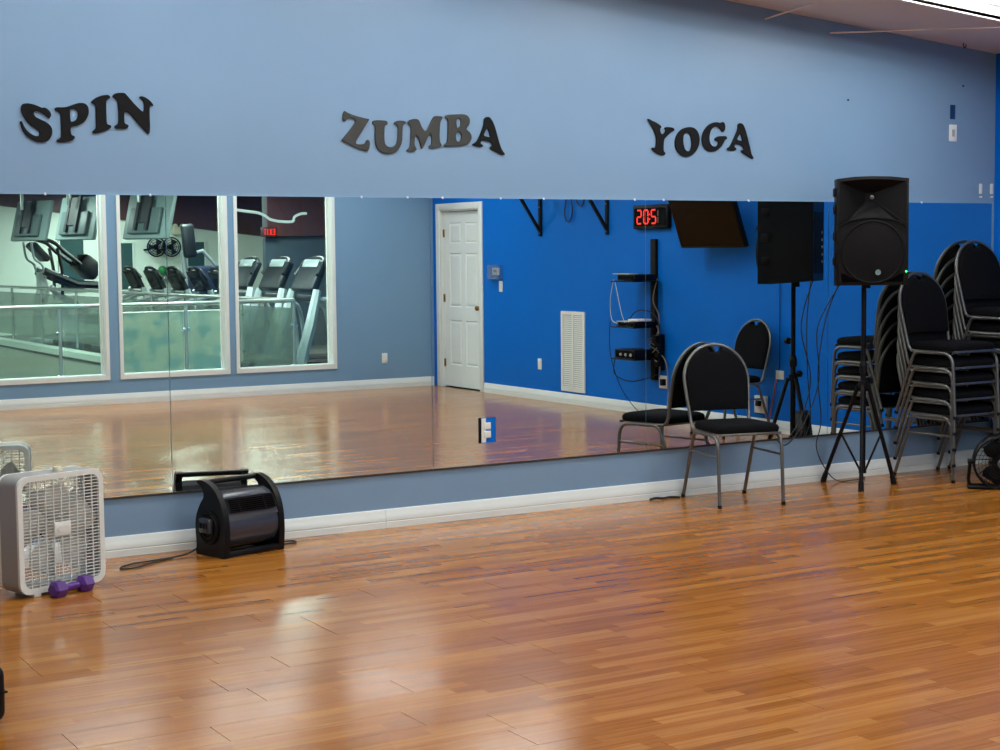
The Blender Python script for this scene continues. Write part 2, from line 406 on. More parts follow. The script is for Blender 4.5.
# ================================================================ CEILING LIGHTS
SL = math.atan(-.0825)
for i, (x, y_) in enumerate(FIX):
    where = ('near the mirror wall, ' if i < 5 else 'in the middle row, ' if i < 8 else 'near the window wall, ') + ['first', 'second', 'third', 'fourth', 'fifth'][i if i < 5 else i - 5 if i < 8 else i - 8] + ' from the blue wall'
    t = thing('ceiling_light', 'recessed white troffer with two tubes ' + where, 'ceiling light', (x, y_, zc(x)), 0, 'recessed ceiling troffers')
    t.rotation_euler = (0, -SL, 0)
    l2, w2, dp = FL_ / 2 / math.cos(SL), FW_ / 2, .075
    vs = [(-l2, -w2, 0), (l2, -w2, 0), (l2, w2, 0), (-l2, w2, 0), (-l2, -w2, dp), (l2, -w2, dp), (l2, w2, dp), (-l2, w2, dp)]
    MB().add(vs, [(4, 5, 6, 7), (0, 1, 5, 4), (1, 2, 6, 5), (2, 3, 7, 6), (3, 0, 4, 7)]).build('housing', REFL, t)
    fr = MB(); e = .03
    fr.box(-l2 - e, l2 + e, -w2 - e, -w2, -.008, -.0005).box(-l2 - e, l2 + e, w2, w2 + e, -.008, -.0005).box(-l2 - e, -l2, -w2, w2, -.008, -.0005).box(l2, l2 + e, -w2, w2, -.008, -.0005)
    fr.build('frame', REFL, t)
    for sy in (-.10, .10):
        MB().cyl((-l2 + .04, sy, .05), (l2 - .04, sy, .05), .013, 10).build('tube', TUBE, t)
        ld = bpy.data.lights.new('tube_light', 'AREA'); ld.shape = 'RECTANGLE'; ld.size = FL_ - .1; ld.size_y = .03; ld.energy = TUBE_W * (.62 if i < 5 else 1.0); ld.color = TUBE_COL
        lo = bpy.data.objects.new('tube_light', ld); COL.objects.link(lo); lo.parent = t; lo.location = (0, sy, .033)

# ---- thin cords stretched under the ceiling, a hook
def cord_thing(name, label, pts, r, m, cat='cord', k=8, group=None):
    mb = MB().tube(smooth(pts, k) if k > 1 else pts, r, 6); o = mb.build(name, m); return tag(o, label, cat, group)
p = on(765, 19, 1, -.004); q = on(825, 0, 1, -.42); q = p + (q - p) * 1.5
cord_thing('ceiling_string', 'pale thin cord running from the wall top steeply up across the ceiling', [p, q], .0055, TAN, k=1)
p = on(830, 33, 1, -.004); q = on(1000, 27, 1, -.75); q = p + (q - p) * 1.4
cord_thing('ceiling_string', 'pale thin cord running almost level below the ceiling near the blue corner', [p, q], .0055, TAN, k=1)
hk = MB().tube(smooth([(0, 0, 0), (0, 0, -.02), (.012, 0, -.035), (.024, 0, -.02), (.022, 0, -.01)], 5), .0035, 6)
x = 8.6
tag(hk.build('ceiling_hook', BLACKM, None, (x, -.12, zc(x))), 'small dark hook in the ceiling near the blue corner', 'hook')

# ================================================================ MIRRORS
order = ['second mirror panel from the left, left of the black blower fan', 'mirror panel between the blower fan and the outlet, showing the windows', 'mirror panel showing the white door and the vent', 'mirror panel behind the single chair and the speaker reflection', 'rightmost mirror panel behind the loudspeaker and stacked chairs']
labs = ['mirror panel out at the far left, past the box fan', 'mirror panel behind the white box fan, at the left edge', 'mirror panel above the black blower fan, showing windows', 'mirror panel with an outlet cut into it, showing the white door', 'mirror panel behind the single chair, showing the dark television', 'mirror panel behind the loudspeaker and the stacked chairs']
OUT_X0, OUT_X1, OUT_Z0, OUT_Z1 = 4.735, 4.855, .443, .593
SEAMS = [on(px, 330, 1, 0).x for px in (168, 430.7, 645, 827)]
SEAMS = [SEAMS[0] - 2 * MW, SEAMS[0] - MW] + SEAMS + [XR - .03]
for n in range(-2, 4):
    a, b_ = SEAMS[n + 2], SEAMS[n + 3]
    t = thing('wall_mirror', labs[n + 2], 'mirror', ((a + b_) / 2, 0, MB0), 0, 'frameless mirror panels along the wall')
    hw, h = (b_ - a) / 2 - .002, MT0 - MB0
    mb = MB()
    if n == 1:
        cx_ = (a + b_) / 2
        hole = [(OUT_X0 - cx_, OUT_X1 - cx_, OUT_Z0 - MB0, OUT_Z1 - MB0)]
        for p, q, r, s in cells(sorted([-hw, hw, hole[0][0], hole[0][1]]), sorted([0, h, hole[0][2], hole[0][3]]), hole): mb.box(p, q, -.008, -.001, r, s)
    else: mb.box(-hw, hw, -.008, -.001, 0, h)
    mb.build('glass', MIRROR, t)
    MB().box(-hw, hw, -.011, 0, -.007, -.0005).box(-hw, hw, -.011, -.0085, -.0005, .004).build('bottom_channel', mat('dark_channel', srgb(70, 66, 62), .4, metal=.6), t)
# clips along the top edge
CLIP = MB().rbox(-.009, .009, -.014, 0, -.012, .02, .003, 2).cyl((0, -.016, .01), (0, -.013, .01), .004, 8).mesh('mirror_clip', mat('clip_plastic', srgb(222, 230, 238), .3))
cl_px = [(45, 'above the left window'), (150, 'above the hanging screens'), (361, 'below the letter Z'), (407, 'below the letter M'), (442, 'above the white door'), (500, 'below the last A of the middle word'), (543, 'above the strap loop'), (634, 'above the digital clock'), (663, 'between clock and television'), (748, 'above the television corner'), (921, 'right of the loudspeaker top')]
for px, wh in cl_px:
    o = bpy.data.objects.new('mirror_clip', CLIP); COL.objects.link(o); o.location = (on(px, 199, 1, 0).x, 0, MT0); o.scale = (.55, .8, .42)
    tag(o, 'small clear clip on the mirror top edge ' + wh, 'clip', 'clear clips on the mirror top edge')
for px, wh in ((980, 'left'), (991, 'right')):
    p = on(px, 190, 1, 0)
    t = thing('wall_anchor', 'white plastic wall anchor near the blue corner, the %s of two' % wh, 'anchor', (p.x, 0, p.z), 0, 'white anchors above the mirror corner')
    MB().rbox(-.014, .014, -.012, 0, -.03, .045, .006, 2).build('body', PLASTW, t); MB().cyl((0, -.016, -.05), (0, 0, -.05), .008, 8).build('screw', PLASTW, t)

# outlet set into the mirror
t = thing('mirror_outlet', 'double outlet with white plate and blue recess set into the mirror', 'outlet', ((OUT_X0 + OUT_X1) / 2, 0, OUT_Z0))
w2, h = (OUT_X1 - OUT_X0) / 2, OUT_Z1 - OUT_Z0
MB().box(-w2 + .022, w2, -.006, 0, 0, h).build('back_plate', BLUE, t)
MB().box(-w2, -w2 + .022, -.005, 0, 0, h).build('dark_edge', BLACKM, t)
MB().box(-w2 + .022, -.008, -.009, -.006, .004, h - .004).build('cover_plate', PLASTW, t)
for z in (.05, .1):
    MB().rbox(-.024, .024, -.014, -.006, z - .021, z + .021, .007, 3).build('receptacle', PLASTW, t)

# ================================================================ WALL LETTERS
LET = {
 'SPIN': [((10, 85, 11.54), 'S', [[(405,262),(440,285),(468,325),(470,360),(452,385),(430,378),(400,350),(360,322),(315,302),(285,308),(272,330),(290,362),(340,392),(410,425),(460,465),(485,515),(480,580),(450,630),(400,658),(340,662),(270,642),(200,600),(150,545),(120,480),(108,425),(122,415),(138,425),(165,480),(205,535),(260,575),(310,588),(333,570),(328,535),(290,505),(230,465),(175,405),(135,340),(118,285),(122,245),(145,218),(195,210),(260,220),(320,242),(365,262),(385,258)]]),
  ((10, 85, 11.54), 'P', [[(512,275),(530,258),(590,256),(650,250),(720,225),(790,206),(850,210),(890,240),(905,290),(900,350),(870,410),(820,450),(760,475),(715,480),(700,490),(698,540),(712,578),(742,590),(742,615),(715,640),(650,660),(570,664),(535,650),(535,632),(565,615),(582,590),(582,500),(578,400),(572,335),(555,312),(525,303),(512,290)], [(695,285),(720,275),(755,285),(775,320),(775,365),(755,405),(720,420),(700,418),(692,380),(692,320)]]),
  ((80, 85, 12.5), 'I', [[(130,218),(150,190),(200,155),(270,130),(340,122),(372,142),(370,165),(340,185),(325,215),(325,330),(330,450),(340,488),(375,500),(388,520),(375,545),(320,575),(240,600),(175,608),(150,598),(152,575),(180,552),(192,520),(190,400),(188,290),(180,250),(150,232)]]),
  ((80, 85, 12.5), 'N', [[(400,140),(420,112),(470,98),(545,98),(580,125),(640,195),(710,270),(770,325),(788,318),(792,260),(785,215),(760,185),(738,160),(745,142),(780,142),(830,165),(880,205),(910,245),(908,268),(885,262),(868,285),(868,400),(872,520),(865,600),(850,615),(825,600),(770,540),(690,450),(630,380),(590,345),(560,345),(552,370),(552,460),(570,485),(600,500),(600,525),(580,545),(510,548),(445,546),(425,528),(432,508),(465,485),(472,440),(472,330),(462,230),(450,190),(420,165)]])],
 'ZUMBA': [((335, 100, 11.11), 'Z', [[(100,120),(125,135),(180,160),(250,182),(320,200),(372,212),(370,230),(340,280),(290,360),(245,430),(228,470),(240,488),(290,490),(325,480),(340,450),(360,442),(380,460),(382,500),(372,545),(355,570),(320,565),(250,540),(160,500),(90,465),(68,445),(90,415),(150,340),(200,270),(215,235),(200,212),(165,200),(135,205),(115,235),(100,242),(80,225),(78,180),(85,140)]]),
  ((335, 100, 11.11), 'U', [[(408,240),(430,226),(500,224),(565,232),(580,258),(572,275),(548,290),(542,340),(545,450),(560,500),(600,522),(640,518),(672,490),(685,440),(690,350),(688,295),(670,278),(650,268),(652,248),(685,230),(740,228),(778,238),(776,262),(752,280),(745,330),(742,430),(728,500),(690,560),(640,590),(575,598),(515,585),(465,545),(440,480),(436,400),(436,310),(428,282),(410,265)]]),
  ((335, 100, 11.11), 'M', [[(800,250),(815,225),(860,210),(910,212),(935,240),(960,300),(992,341)] + [(x + 944, y + 55.6) for x, y in [(75,262),(110,190),(140,135),(165,122),(230,125),(245,140),(235,165),(222,190),(215,260),(212,360),(218,410),(232,435),(230,460),(200,475),(120,485),(92,475),(92,455),(115,440),(120,400),(118,350),(108,325),(90,345),(60,410),(35,465),(20,488)]] + [(952,535),(935,480),(915,420),(895,400),(882,430),(880,500),(898,535),(895,560),(850,575),(800,572),(790,555),(815,530),(828,490),(832,400),(835,310),(825,280),(805,268)]]),
  ((420, 105, 11.11), 'B', [[(270,125),(300,108),(400,102),(480,102),(530,125),(548,170),(540,220),(515,255),(510,270),(545,300),(567,345),(560,395),(530,435),(470,455),(380,458),(280,464),(258,452),(262,435),(290,415),(298,370),(300,270),(302,190),(295,160),(272,145)], [(400,165),(425,150),(442,175),(442,220),(428,242),(405,245)], [(395,320),(420,300),(445,320),(450,355),(438,395),(415,405),(397,385)]]),
  ((420, 105, 11.11), 'A', [[(705,155),(725,135),(755,132),(780,150),(810,200),(840,290),(870,400),(900,490),(935,540),(925,558),(895,555),(850,530),(790,500),(768,478),(775,460),(792,450),(785,425),(760,408),(720,398),(685,398),(668,415),(672,432),(692,445),(690,465),(660,468),(610,458),(578,445),(580,430),(610,412),(640,370),(670,300),(695,230),(702,180)], [(738,265),(750,285),(765,335),(768,355),(735,350),(705,335),(715,305),(728,275)]])],
 'YOGA': [((640, 110, 13.63), 'Y', [[(95,130),(110,120),(150,140),(220,175),(275,215),(282,240),(268,258),(270,295),(290,330),(310,325),(330,300),(338,275),(325,255),(335,235),(380,232),(440,242),(460,265),(450,290),(425,300),(380,340),(330,390),(318,420),(312,500),(315,560),(335,580),(335,605),(310,622),(265,615),(210,590),(165,555),(150,525),(160,510),(185,515),(200,500),(210,440),(208,370),(185,300),(140,210)]]),
  ((640, 110, 13.63), 'O', [[(690,232),(745,255),(785,310),(802,380),(798,460),(770,540),(720,600),(660,632),(600,638),(545,615),(500,570),(472,510),(465,440),(480,365),(515,300),(570,255),(630,235)], [(625,312),(655,320),(678,360),(690,430),(688,500),(670,550),(640,560),(610,540),(590,490),(580,420),(585,360),(600,325)]]),
  ((695, 110, 13.63), 'G', [[(330,175),(365,162),(390,175),(403,215),(400,265),(380,298),(355,295),(335,265),(305,235),(270,228),(235,245),(205,290),(190,350),(190,420),(210,470),(245,495),(280,492),(300,465),(300,435),(268,420),(258,400),(275,375),(310,358),(400,355),(425,370),(425,395),(400,415),(380,450),(350,500),(300,545),(240,568),(180,565),(125,530),(90,470),(82,400),(95,320),(130,250),(185,195),(245,168),(300,165)]]),
  ((695, 110, 13.63), 'A', [[(575,200),(590,182),(615,178),(640,190),(665,235),(690,310),(715,410),(740,510),(760,600),(788,650),(775,668),(745,655),(690,620),(630,580),(615,555),(630,545),(650,540),(645,510),(620,485),(580,470),(545,468),(528,485),(530,505),(550,520),(548,548),(520,556),(460,555),(430,540),(430,520),(460,500),(490,450),(525,370),(555,300),(570,250)], [(600,330),(612,340),(625,380),(632,415),(605,415),(568,402),(575,380),(590,345)]])],
}
for word, ls in LET.items():
    for (ox, oy, sc), ch, rings in ls:
        P = [[on(ox + x / sc, oy + y_ / sc, 1, 0) for x, y_ in r] for r in rings]
        c = Vector((sum(p.x for p in P[0]) / len(P[0]), 0, min(p.z for p in P[0])))
        cu = bpy.data.curves.new('wall_letter', 'CURVE'); cu.dimensions = '2D'; cu.fill_mode = 'BOTH'; cu.extrude = .003; cu.bevel_depth = .0025; cu.bevel_resolution = 1; cu.offset = -.0035
        for r in P:
            q = smooth([(p.x - c.x, p.z - c.z, 0) for p in r], 3, True)
            sp = cu.splines.new('POLY'); sp.points.add(len(q) - 1); sp.use_cyclic_u = True
            for k, v in enumerate(q): sp.points[k].co = (v.x, v.y, 0, 1)
        tmp = bpy.data.objects.new('tmp', cu); me = bpy.data.meshes.new_from_object(tmp); bpy.data.objects.remove(tmp); bpy.data.curves.remove(cu)
        me.transform(RX(PI / 2)); me.materials.clear(); me.materials.append(LETTERG if word == 'ZUMBA' and ch != 'A' else LETTER)
        o = bpy.data.objects.new('wall_letter', me); COL.objects.link(o); o.location = (c.x, -.006, c.z)
        look = 'speckled dark grey' if word == 'ZUMBA' and ch != 'A' else 'flat black'
        tag(o, '%s chunky serif letter %s in the word %s on the wall' % (look, ch, word), 'letter', 'letters of the word ' + word)

# ---- small marks on the mirror wall
p = on(952.5, 133, 1, 0); t = thing('wall_switch', 'white switch plate high on the wall near the blue corner', 'switch', (p.x, 0, p.z - .06))
MB().rbox(-.037, .037, -.007, 0, 0, .118, .004, 2).build('plate', PLASTW, t); MB().box(-.012, .012, -.011, -.006, .035, .083).build('toggle', mat('grey_plastic', srgb(170, 170, 170), .5), t)
p = on(952.5, 112, 1, 0); tag(MB().rbox(-.026, .026, -.004, 0, 0, .1, .002, 1).build('paint_patch', BLUEDK, None, (p.x, 0, p.z - .05)), 'dark blue patch on the wall above the white switch plate', 'patch')
for px, py, wh in ((848, 100, 'above the loudspeaker'), (963, 86, 'near the ceiling by the blue corner')):
    p = on(px, py, 1, 0); tag(MB().cyl((0, -.004, 0), (0, 0, 0), .007, 8).build('wall_screw', BLACKM, None, p), 'tiny dark screw in the wall ' + wh, 'screw')

# ================================================================ BANQUET CHAIRS
def make_chair(label, loc, rz, group):
    t = thing('banquet_chair', label, 'chair', loc, rz, group)
    R = .0115
    # seat cushion: rounded trapezoid, front at -y
    def seat_ring(z, g): 
        pts = []
        for sx, sy, r in ((1, -1, .05), (1, 1, .05), (-1, 1, .05), (-1, -1, .05)):
            hw_ = (.215 if sy < 0 else .195) - g; hy = (-.235 + g) if sy < 0 else (.19 - g)
            cx_, cy_ = sx * (hw_ - r), hy - sy * r
            a0 = {(1, -1): -PI / 2, (1, 1): 0, (-1, 1): PI / 2, (-1, -1): PI}[(sx, sy)]
            for k in range(5):
                a = a0 + k * PI / 8; pts.append((cx_ + r * math.cos(a), cy_ + r * math.sin(a), z))
        return pts
    rings = [seat_ring(.448, .02), seat_ring(.452, .004), seat_ring(.475, 0), seat_ring(.492, .008), seat_ring(.502, .03), seat_ring(.507, .08), seat_ring(.51, .15)]
    vs = [p for r in rings for p in r]; n = len(rings[0])
    fs = [tuple(range(n))[::-1], tuple((len(rings) - 1) * n + k for k in range(n))] + [(i * n + k, i * n + (k + 1) % n, (i + 1) * n + (k + 1) % n, (i + 1) * n + k) for i in range(len(rings) - 1) for k in range(n)]
    MB().add(vs, fs).build('seat', FABRIC, t, ang=60)
    # backrest plane: y grows with height
    def yb(z): return .178 + (z - .46) * .215
    def arch(off, z0, n=14):
        pts = []
        W0, W1, zt = .200 - off, .222 - off, .965 - off
        zs = [z0, .60, .68, .745]
        for z in zs: pts.append((W0 + (W1 - W0) * min(1, (z - .47) / .25), z))
        zc0 = .745
        for k in range(1, n + 1):
            a = PI / 2 * k / n; pts.append((W1 * math.cos(a), zc0 + (zt - zc0) * math.sin(a)))
        return pts + [(-x, z) for x, z in pts[::-1][1:]]
    fr_ = arch(0, .50)
    path = [(.207, -.10, .437), (.207, .06, .437), (.205, .145, .441), (.202, .172, .462)] + [(x, yb(z), z) for x, z in fr_] + [(-.202, .172, .462), (-.205, .145, .441), (-.207, .06, .437), (-.207, -.10, .437)]
    MB().tube(path, R, 8).build('back_frame', STEEL, t, ang=60)
    # cushion with a hand slot at the top centre
    ol = arch(.008, .555)
    ol2 = []
    for x, z in ol:
        if abs(x) < .052: continue
        ol2.append((x, z))
    i0 = next(i for i, p in enumerate(ol2) if p[0] < 0)
    ol2[i0:i0] = [(.05, .948), (.042, .925), (.02, .918), (-.02, .918), (-.042, .925), (-.05, .948)]
    mb = MB(); nn = len(ol2)
    cxm, czm = 0, .75
    def ring(s, d): return [(cxm + (x - cxm) * s, yb(czm + (z - czm) * s) + d, czm + (z - czm) * s) for x, z in ol2]
    rr = [ring(.93, .02), ring(1, .012), ring(1, -.010), ring(.97, -.024), ring(.88, -.031)]
    mb.add([p for r in rr for p in r], [tuple(range(nn))[::-1], tuple(4 * nn + k for k in range(nn))] + [(i * nn + k, i * nn + (k + 1) % nn, (i + 1) * nn + (k + 1) % nn, (i + 1) * nn + k) for i in range(4) for k in range(nn)])
    mb.build('backrest', FABRIC, t, ang=50)
    for sx in (-1, 1):
        fl_ = smooth([(sx * .214, -.005, .434), (sx * .214, -.13, .434), (sx * .214, -.185, .425), (sx * .215, -.222, .385), (sx * .2155, -.232, .30)], 5) + [Vector((sx * .216, -.25, .012))]
        MB().tube(fl_, R, 8).build('leg', STEEL, t, ang=60)
        rl = smooth([(sx * .214, -.006, .434), (sx * .214, .07, .434), (sx * .214, .105, .424), (sx * .214, .13, .39), (sx * .2145, .16, .31)], 5) + [Vector((sx * .216, .27, .012))]
        MB().tube(rl, R, 8).build('leg', STEEL, t, ang=60)
        for yy in (-.25, .27): MB().cyl((sx * .216, yy - (.003 if yy < 0 else -.003), 0), (sx * .216, yy, .02), .0135, 10).build('foot_cap', BLACKP, t)
        MB().tube([(sx * .215, -.232, .31), (sx * .2145, .16, .31)], .008, 8).build('stretcher', STEEL, t, ang=60)
    MB().rbox(-.21, .21, -.236, -.222, .436, .452, .004, 2).box(-.205, .205, .15, .164, .436, .449).box(-.19, .19, -.222, .15, .443, .449).build('seat_frame', STEEL, t)
    return t
CH1 = make_chair('single black banquet chair standing alone in front of the mirror', (6.374, -.350, 0), -.2195, 'black banquet chairs')
dup(CH1, (8.66, -2.50, 0), math.radians(-90), 'black banquet chair by the blue wall, seen only in the mirror', 'black banquet chairs')
SP = .107
nth = ['bottom', 'second from the bottom', 'third from the bottom', 'fourth from the bottom', 'fifth from the bottom', 'sixth from the bottom', 'top']
for k in range(5):
    dup(CH1, (8.262 - .001 * k, -.33 - .003 * k, k * SP), .03, 'black banquet chair, %s of the shorter stack beside the loudspeaker' % (nth[k] if k < 4 else 'top'), 'black banquet chairs')
for k in range(7):
    dup(CH1, (8.80, -.325 - .003 * k, k * SP), .02, 'black banquet chair, %s of the taller stack in the blue corner' % nth[k], 'black banquet chairs')

# ================================================================ LOUDSPEAKER ON ITS STAND
SX, SY = 7.462, -.352
st = thing('speaker_stand', 'black tripod stand carrying the loudspeaker', 'speaker stand', (SX, SY, 0))
MB().cyl((0, 0, .10), (0, 0, .80), .019, 14).build('lower_pole', BLACKP, st)
MB().cyl((0, 0, .78), (0, 0, 1.31), .0165, 14).build('upper_pole', BLACKP, st)
MB().cyl((0, 0, .755), (0, 0, .80), .027, 14).cyl((0, 0, .80), (0, 0, .83), .027, 14, .02).build('collar', BLACKP, st)
MB().cyl((0, -.02, .93), (0, -.05, .93), .006, 8).cyl((0, -.045, .93), (0, -.068, .93), .024, 10).build('knob', BLACKP, st)
MB().cyl((.02, 0, .70), (.05, 0, .70), .006, 8).cyl((.045, 0, .70), (.068, 0, .70), .024, 10).build('knob', BLACKP, st)
MB().cyl((0, 0, .655), (0, 0, .70), .03, 14).build('leg_hub', BLACKP, st)
MB().cyl((0, 0, .09), (0, 0, .125), .026, 12).build('lower_hub', BLACKP, st)
for px, py in ((824, 482), (861, 491.5), (894, 484.5)):
    p = on(px, py, 2, 0); v = Vector((p.x - SX, p.y - SY, 0)); v.y = max(v.y, -.019 - SY - .03 if v.y > 0 else -9)
    if p.y > -.04: v.y = -.045 - SY
    d_ = v.normalized(); top = d_ * .035 + Vector((0, 0, .675)); bot = d_ * (v.length) + Vector((0, 0, .015))
    lg = MB().tube([top, top.lerp(bot, .95)], .0135, 10).build('leg', BLACKP, st)
    MB().cyl(top.lerp(bot, .93), bot - Vector((0, 0, .015)), .017, 10, .02).build('rubber_foot', BLACKM, lg)
    MB().tube([d_ * .02 + Vector((0, 0, .107)), top.lerp(bot, .50)], .0075, 8).build('brace', BLACKP, st)
sp = thing('loudspeaker', 'black powered loudspeaker on the tripod stand against the mirror', 'loudspeaker', (SX + .018, SY, 1.318), math.radians(-32.7))
W2, Dp, H = .229, .36, .705
yf = -.20
def plan(z): 
    return [(-W2, yf), (W2, yf), (W2, yf + .09), (.14, yf + Dp), (-.14, yf + Dp), (-W2, yf + .09)]
body = MB()
pl = plan(0); nP = len(pl)
zt = [H - .012, H - .012, H - .014, H - .05, H - .05, H - .014]
zb_ = [.012, .012, .01, .03, .03, .01]
vs = [(x, y_, zb_[i]) for i, (x, y_) in enumerate(pl)] + [(x, y_, zt[i]) for i, (x, y_) in enumerate(pl)]
fs = [(i, (i + 1) % nP, (i + 1) % nP + nP, i + nP) for i in range(1, nP)]
body.add(vs, fs)
# top and bottom with a slight crown
body.add([(x, y_, zt[i]) for i, (x, y_) in enumerate(pl)] + [(0, yf, H + .004), (0, yf + Dp, H - .04)], [(0, 6, 7, 4, 5), (6, 1, 2, 3, 7)])
body.add([(x, y_, zb_[i]) for i, (x, y_) in enumerate(pl)], [(0, 1, 2, 3, 4, 5)])
body = body.build('cabinet', BLACKP, sp, ang=25)
# baffle: frame rim, horn flare, lower baffle with woofer grille
rim = [(-W2, .012), (W2, .012), (W2, H - .012), (W2 * .5, H + .001), (0, H + .004), (-W2 * .5, H + .001), (-W2, H - .012)]
rimb = MB(); g = .016
inn = [(-W2 + g, .03), (W2 - g, .03), (W2 - g, H - .03), (W2 * .46, H - .018), (0, H - .015), (-W2 * .46, H - .018), (-W2 + g, H - .03)]
n7 = 7
rimb.add([(x, yf, z) for x, z in rim] + [(x, yf - .006, z) for x, z in inn], [(i, (i + 1) % n7, (i + 1) % n7 + n7, i + n7) for i in range(n7)]).build('front_rim', BLACKP, sp)
zs = .385
th = MB(); wx = W2 - g
outer = [(-wx, yf - .006, zs - .02), (wx, yf - .006, zs - .02), (wx, yf - .006, H - .03), (W2 * .46, yf - .006, H - .018), (0, yf - .006, H - .015), (-W2 * .46, yf - .006, H - .018), (-wx, yf - .006, H - .03)]
tz = .575
inner = [(-.03, yf + .1, tz - .03), (.03, yf + .1, tz - .03), (.03, yf + .1, tz + .03), (.015, yf + .1, tz + .03), (0, yf + .1, tz + .03), (-.015, yf + .1, tz + .03), (-.03, yf + .1, tz + .03)]
th.add(outer + inner, [(i, (i + 1) % 7, (i + 1) % 7 + 7, i + 7) for i in range(7)] + [tuple(range(7, 14))]).build('horn_flare', BLACKM, sp, ang=20)
MB().sphere((0, yf + .03, tz), .014, 8).build('phase_plug', mat('silver_plug', srgb(150, 150, 150), .3, metal=.8), sp)
for sx in (-1, 1): MB().tube([(sx * .02, yf + .05, tz - .02), (sx * (wx - .005), yf - .012, zs + .02)], .0045, 6).build('horn_ridge', BLACKP, sp)
MB().tube([(wx * math.sin(a), yf - .012, zs + .012 + .045 * math.cos(a * 1.25)) for a in [i * PI / 24 - PI / 2 for i in range(25)]], .005, 6).build('baffle_arc', BLACKP, sp)
low = [(-wx, .03), (wx, .03), (wx, zs)] + [(wx * math.sin(a), zs + .012 + .045 * math.cos(a * 1.25)) for a in [PI / 2 - i * PI / 16 for i in range(1, 16)]] + [(-wx, zs)]
MB().prism(low, yf - .006, yf + .0).build('lower_baffle', BLACKM, sp)
T = TR(0, yf - .006, .225) @ RX(PI / 2)
MB().lathe([(.205, 0), (.205, .012), (.197, .016), (.19, .011), (.12, .02), (.055, .024), (.0, .026)], 40, T).build('woofer_grille', mat('grille_mesh', srgb(9, 9, 11), .75, spec=.2, bump=.8, bscale=260, noise=.3, nscale=260), sp)
MB().tube([(.2 * math.sin(a), yf - .016, .225 + .2 * math.cos(a)) for a in [PI / 2 + i * PI / 24 for i in range(25)]], .003, 6).build('woofer_ring', GREYP, sp)
for sx in (-1, 1):
    MB().prism([(sx * .075, .034), (sx * .195, .034), (sx * .2, .09), (sx * .175, .085), (sx * .135, .058)], yf - .009, yf - .004).build('bass_port', mat('port_black', srgb(2, 2, 3), .9, spec=.05), sp)
MB().cyl((.03, yf - .034, .095), (.03, yf - .026, .095), .018, 16).build('badge', CHROME, sp)
MB().sphere((W2 - .014, yf - .008, .1), .006, 6).build('power_light', GREENLED, sp)
for z in (.14, .3, .47, .58): MB().rbox(-W2 - .012, -W2 + .004, yf + .03, yf + .085, z, z + .055, .005, 2).build('side_foot', BLACKP, sp)
MB().rbox(W2 - .07, W2 - .002, yf + .16, yf + .24, .25, .44, .01, 2, TR(0, 0, 0)).build('side_handle', BLACKP, sp)
MB().box(-.11, .11, yf + Dp - .012, yf + Dp + .004, .08, .5).build('rear_panel', BLACKM, sp)
for k in range(5): MB().cyl((.07, yf + Dp + .003, .16 + k * .05), (.07, yf + Dp + .012, .16 + k * .05), .009, 10).build('rear_knob', GREYP, sp)
MB().cyl((0, 0, -.012), (0, 0, .03), .03, 14).build('pole_cup', BLACKP, sp)
# cords of the loudspeaker
A = Vector((SX - .02, SY + .2, 1.36))
cord_thing('power_cable', 'black cord hanging from the loudspeaker down behind its stand to the floor', [A, (SX - .10, -.10, 1.1), (SX - .13, -.06, .75), (SX - .10, -.06, .42), (SX - .15, -.07, .25), (SX - .09, -.09, .1), (SX, -.11, .012), (SX + .12, -.14, .008), (SX + .26, -.10, .007), (SX + .30, -.03, .007)], .004, CORD)
cord_thing('power_cable', 'black cord looping from the loudspeaker past the mirror edge', [A + Vector((.02, 0, 0)), (SX - .16, -.09, 1.05), (SX - .11, -.05, .7), (SX - .2, -.035, .45), (SX - .33, -.03, .30), (SX - .40, -.028, .27), (SX - .46, -.03, .31)], .004, CORD)

# ================================================================ BOX FAN
p0, p1 = on(21, 600.5, 2, 0), on(105.5, 584, 2, 0)
fr = math.atan2(p1.y - p0.y, p1.x - p0.x); cfan = (p0 + p1) / 2
t = thing('box_fan', 'white box fan with square grille standing by the mirror wall', 'fan', (cfan.x, cfan.y, 0), fr)
W = (p1 - p0).length / 2; H = .562; Dp = .165
def rrect(hw_, z0, z1, r, k=5):
    o = []
    for cx_, cz_, a0 in ((hw_ - r, z0 + r, -PI / 2), (hw_ - r, z1 - r, 0), (-hw_ + r, z1 - r, PI / 2), (-hw_ + r, z0 + r, PI)):
        o += [(cx_ + r * math.cos(a0 + i * PI / 2 / k), cz_ + r * math.sin(a0 + i * PI / 2 / k)) for i in range(k + 1)]
    return o
def shell(mb, o1, o2, y0, y1):
    n = len(o1); vs = [(x, y0, z) for x, z in o1] + [(x, y1, z) for x, z in o1] + [(x, y0, z) for x, z in o2] + [(x, y1, z) for x, z in o2]
    for i in range(n):
        j = (i + 1) % n
    mb.add(vs, [f for i in range(n) for j in [(i + 1) % n] for f in ((i, j, n + j, n + i), (2 * n + i, 3 * n + i, 3 * n + j, 2 * n + j), (i, 2 * n + i, 2 * n + j, j), (n + i, n + j, 3 * n + j, 3 * n + i))]); return mb
z0 = .018
shell(MB(), rrect(W, z0, H, .05), rrect(W - .004, z0 + .004, H - .004, .047), .012, Dp - .012).build('housing', GREYP, t)
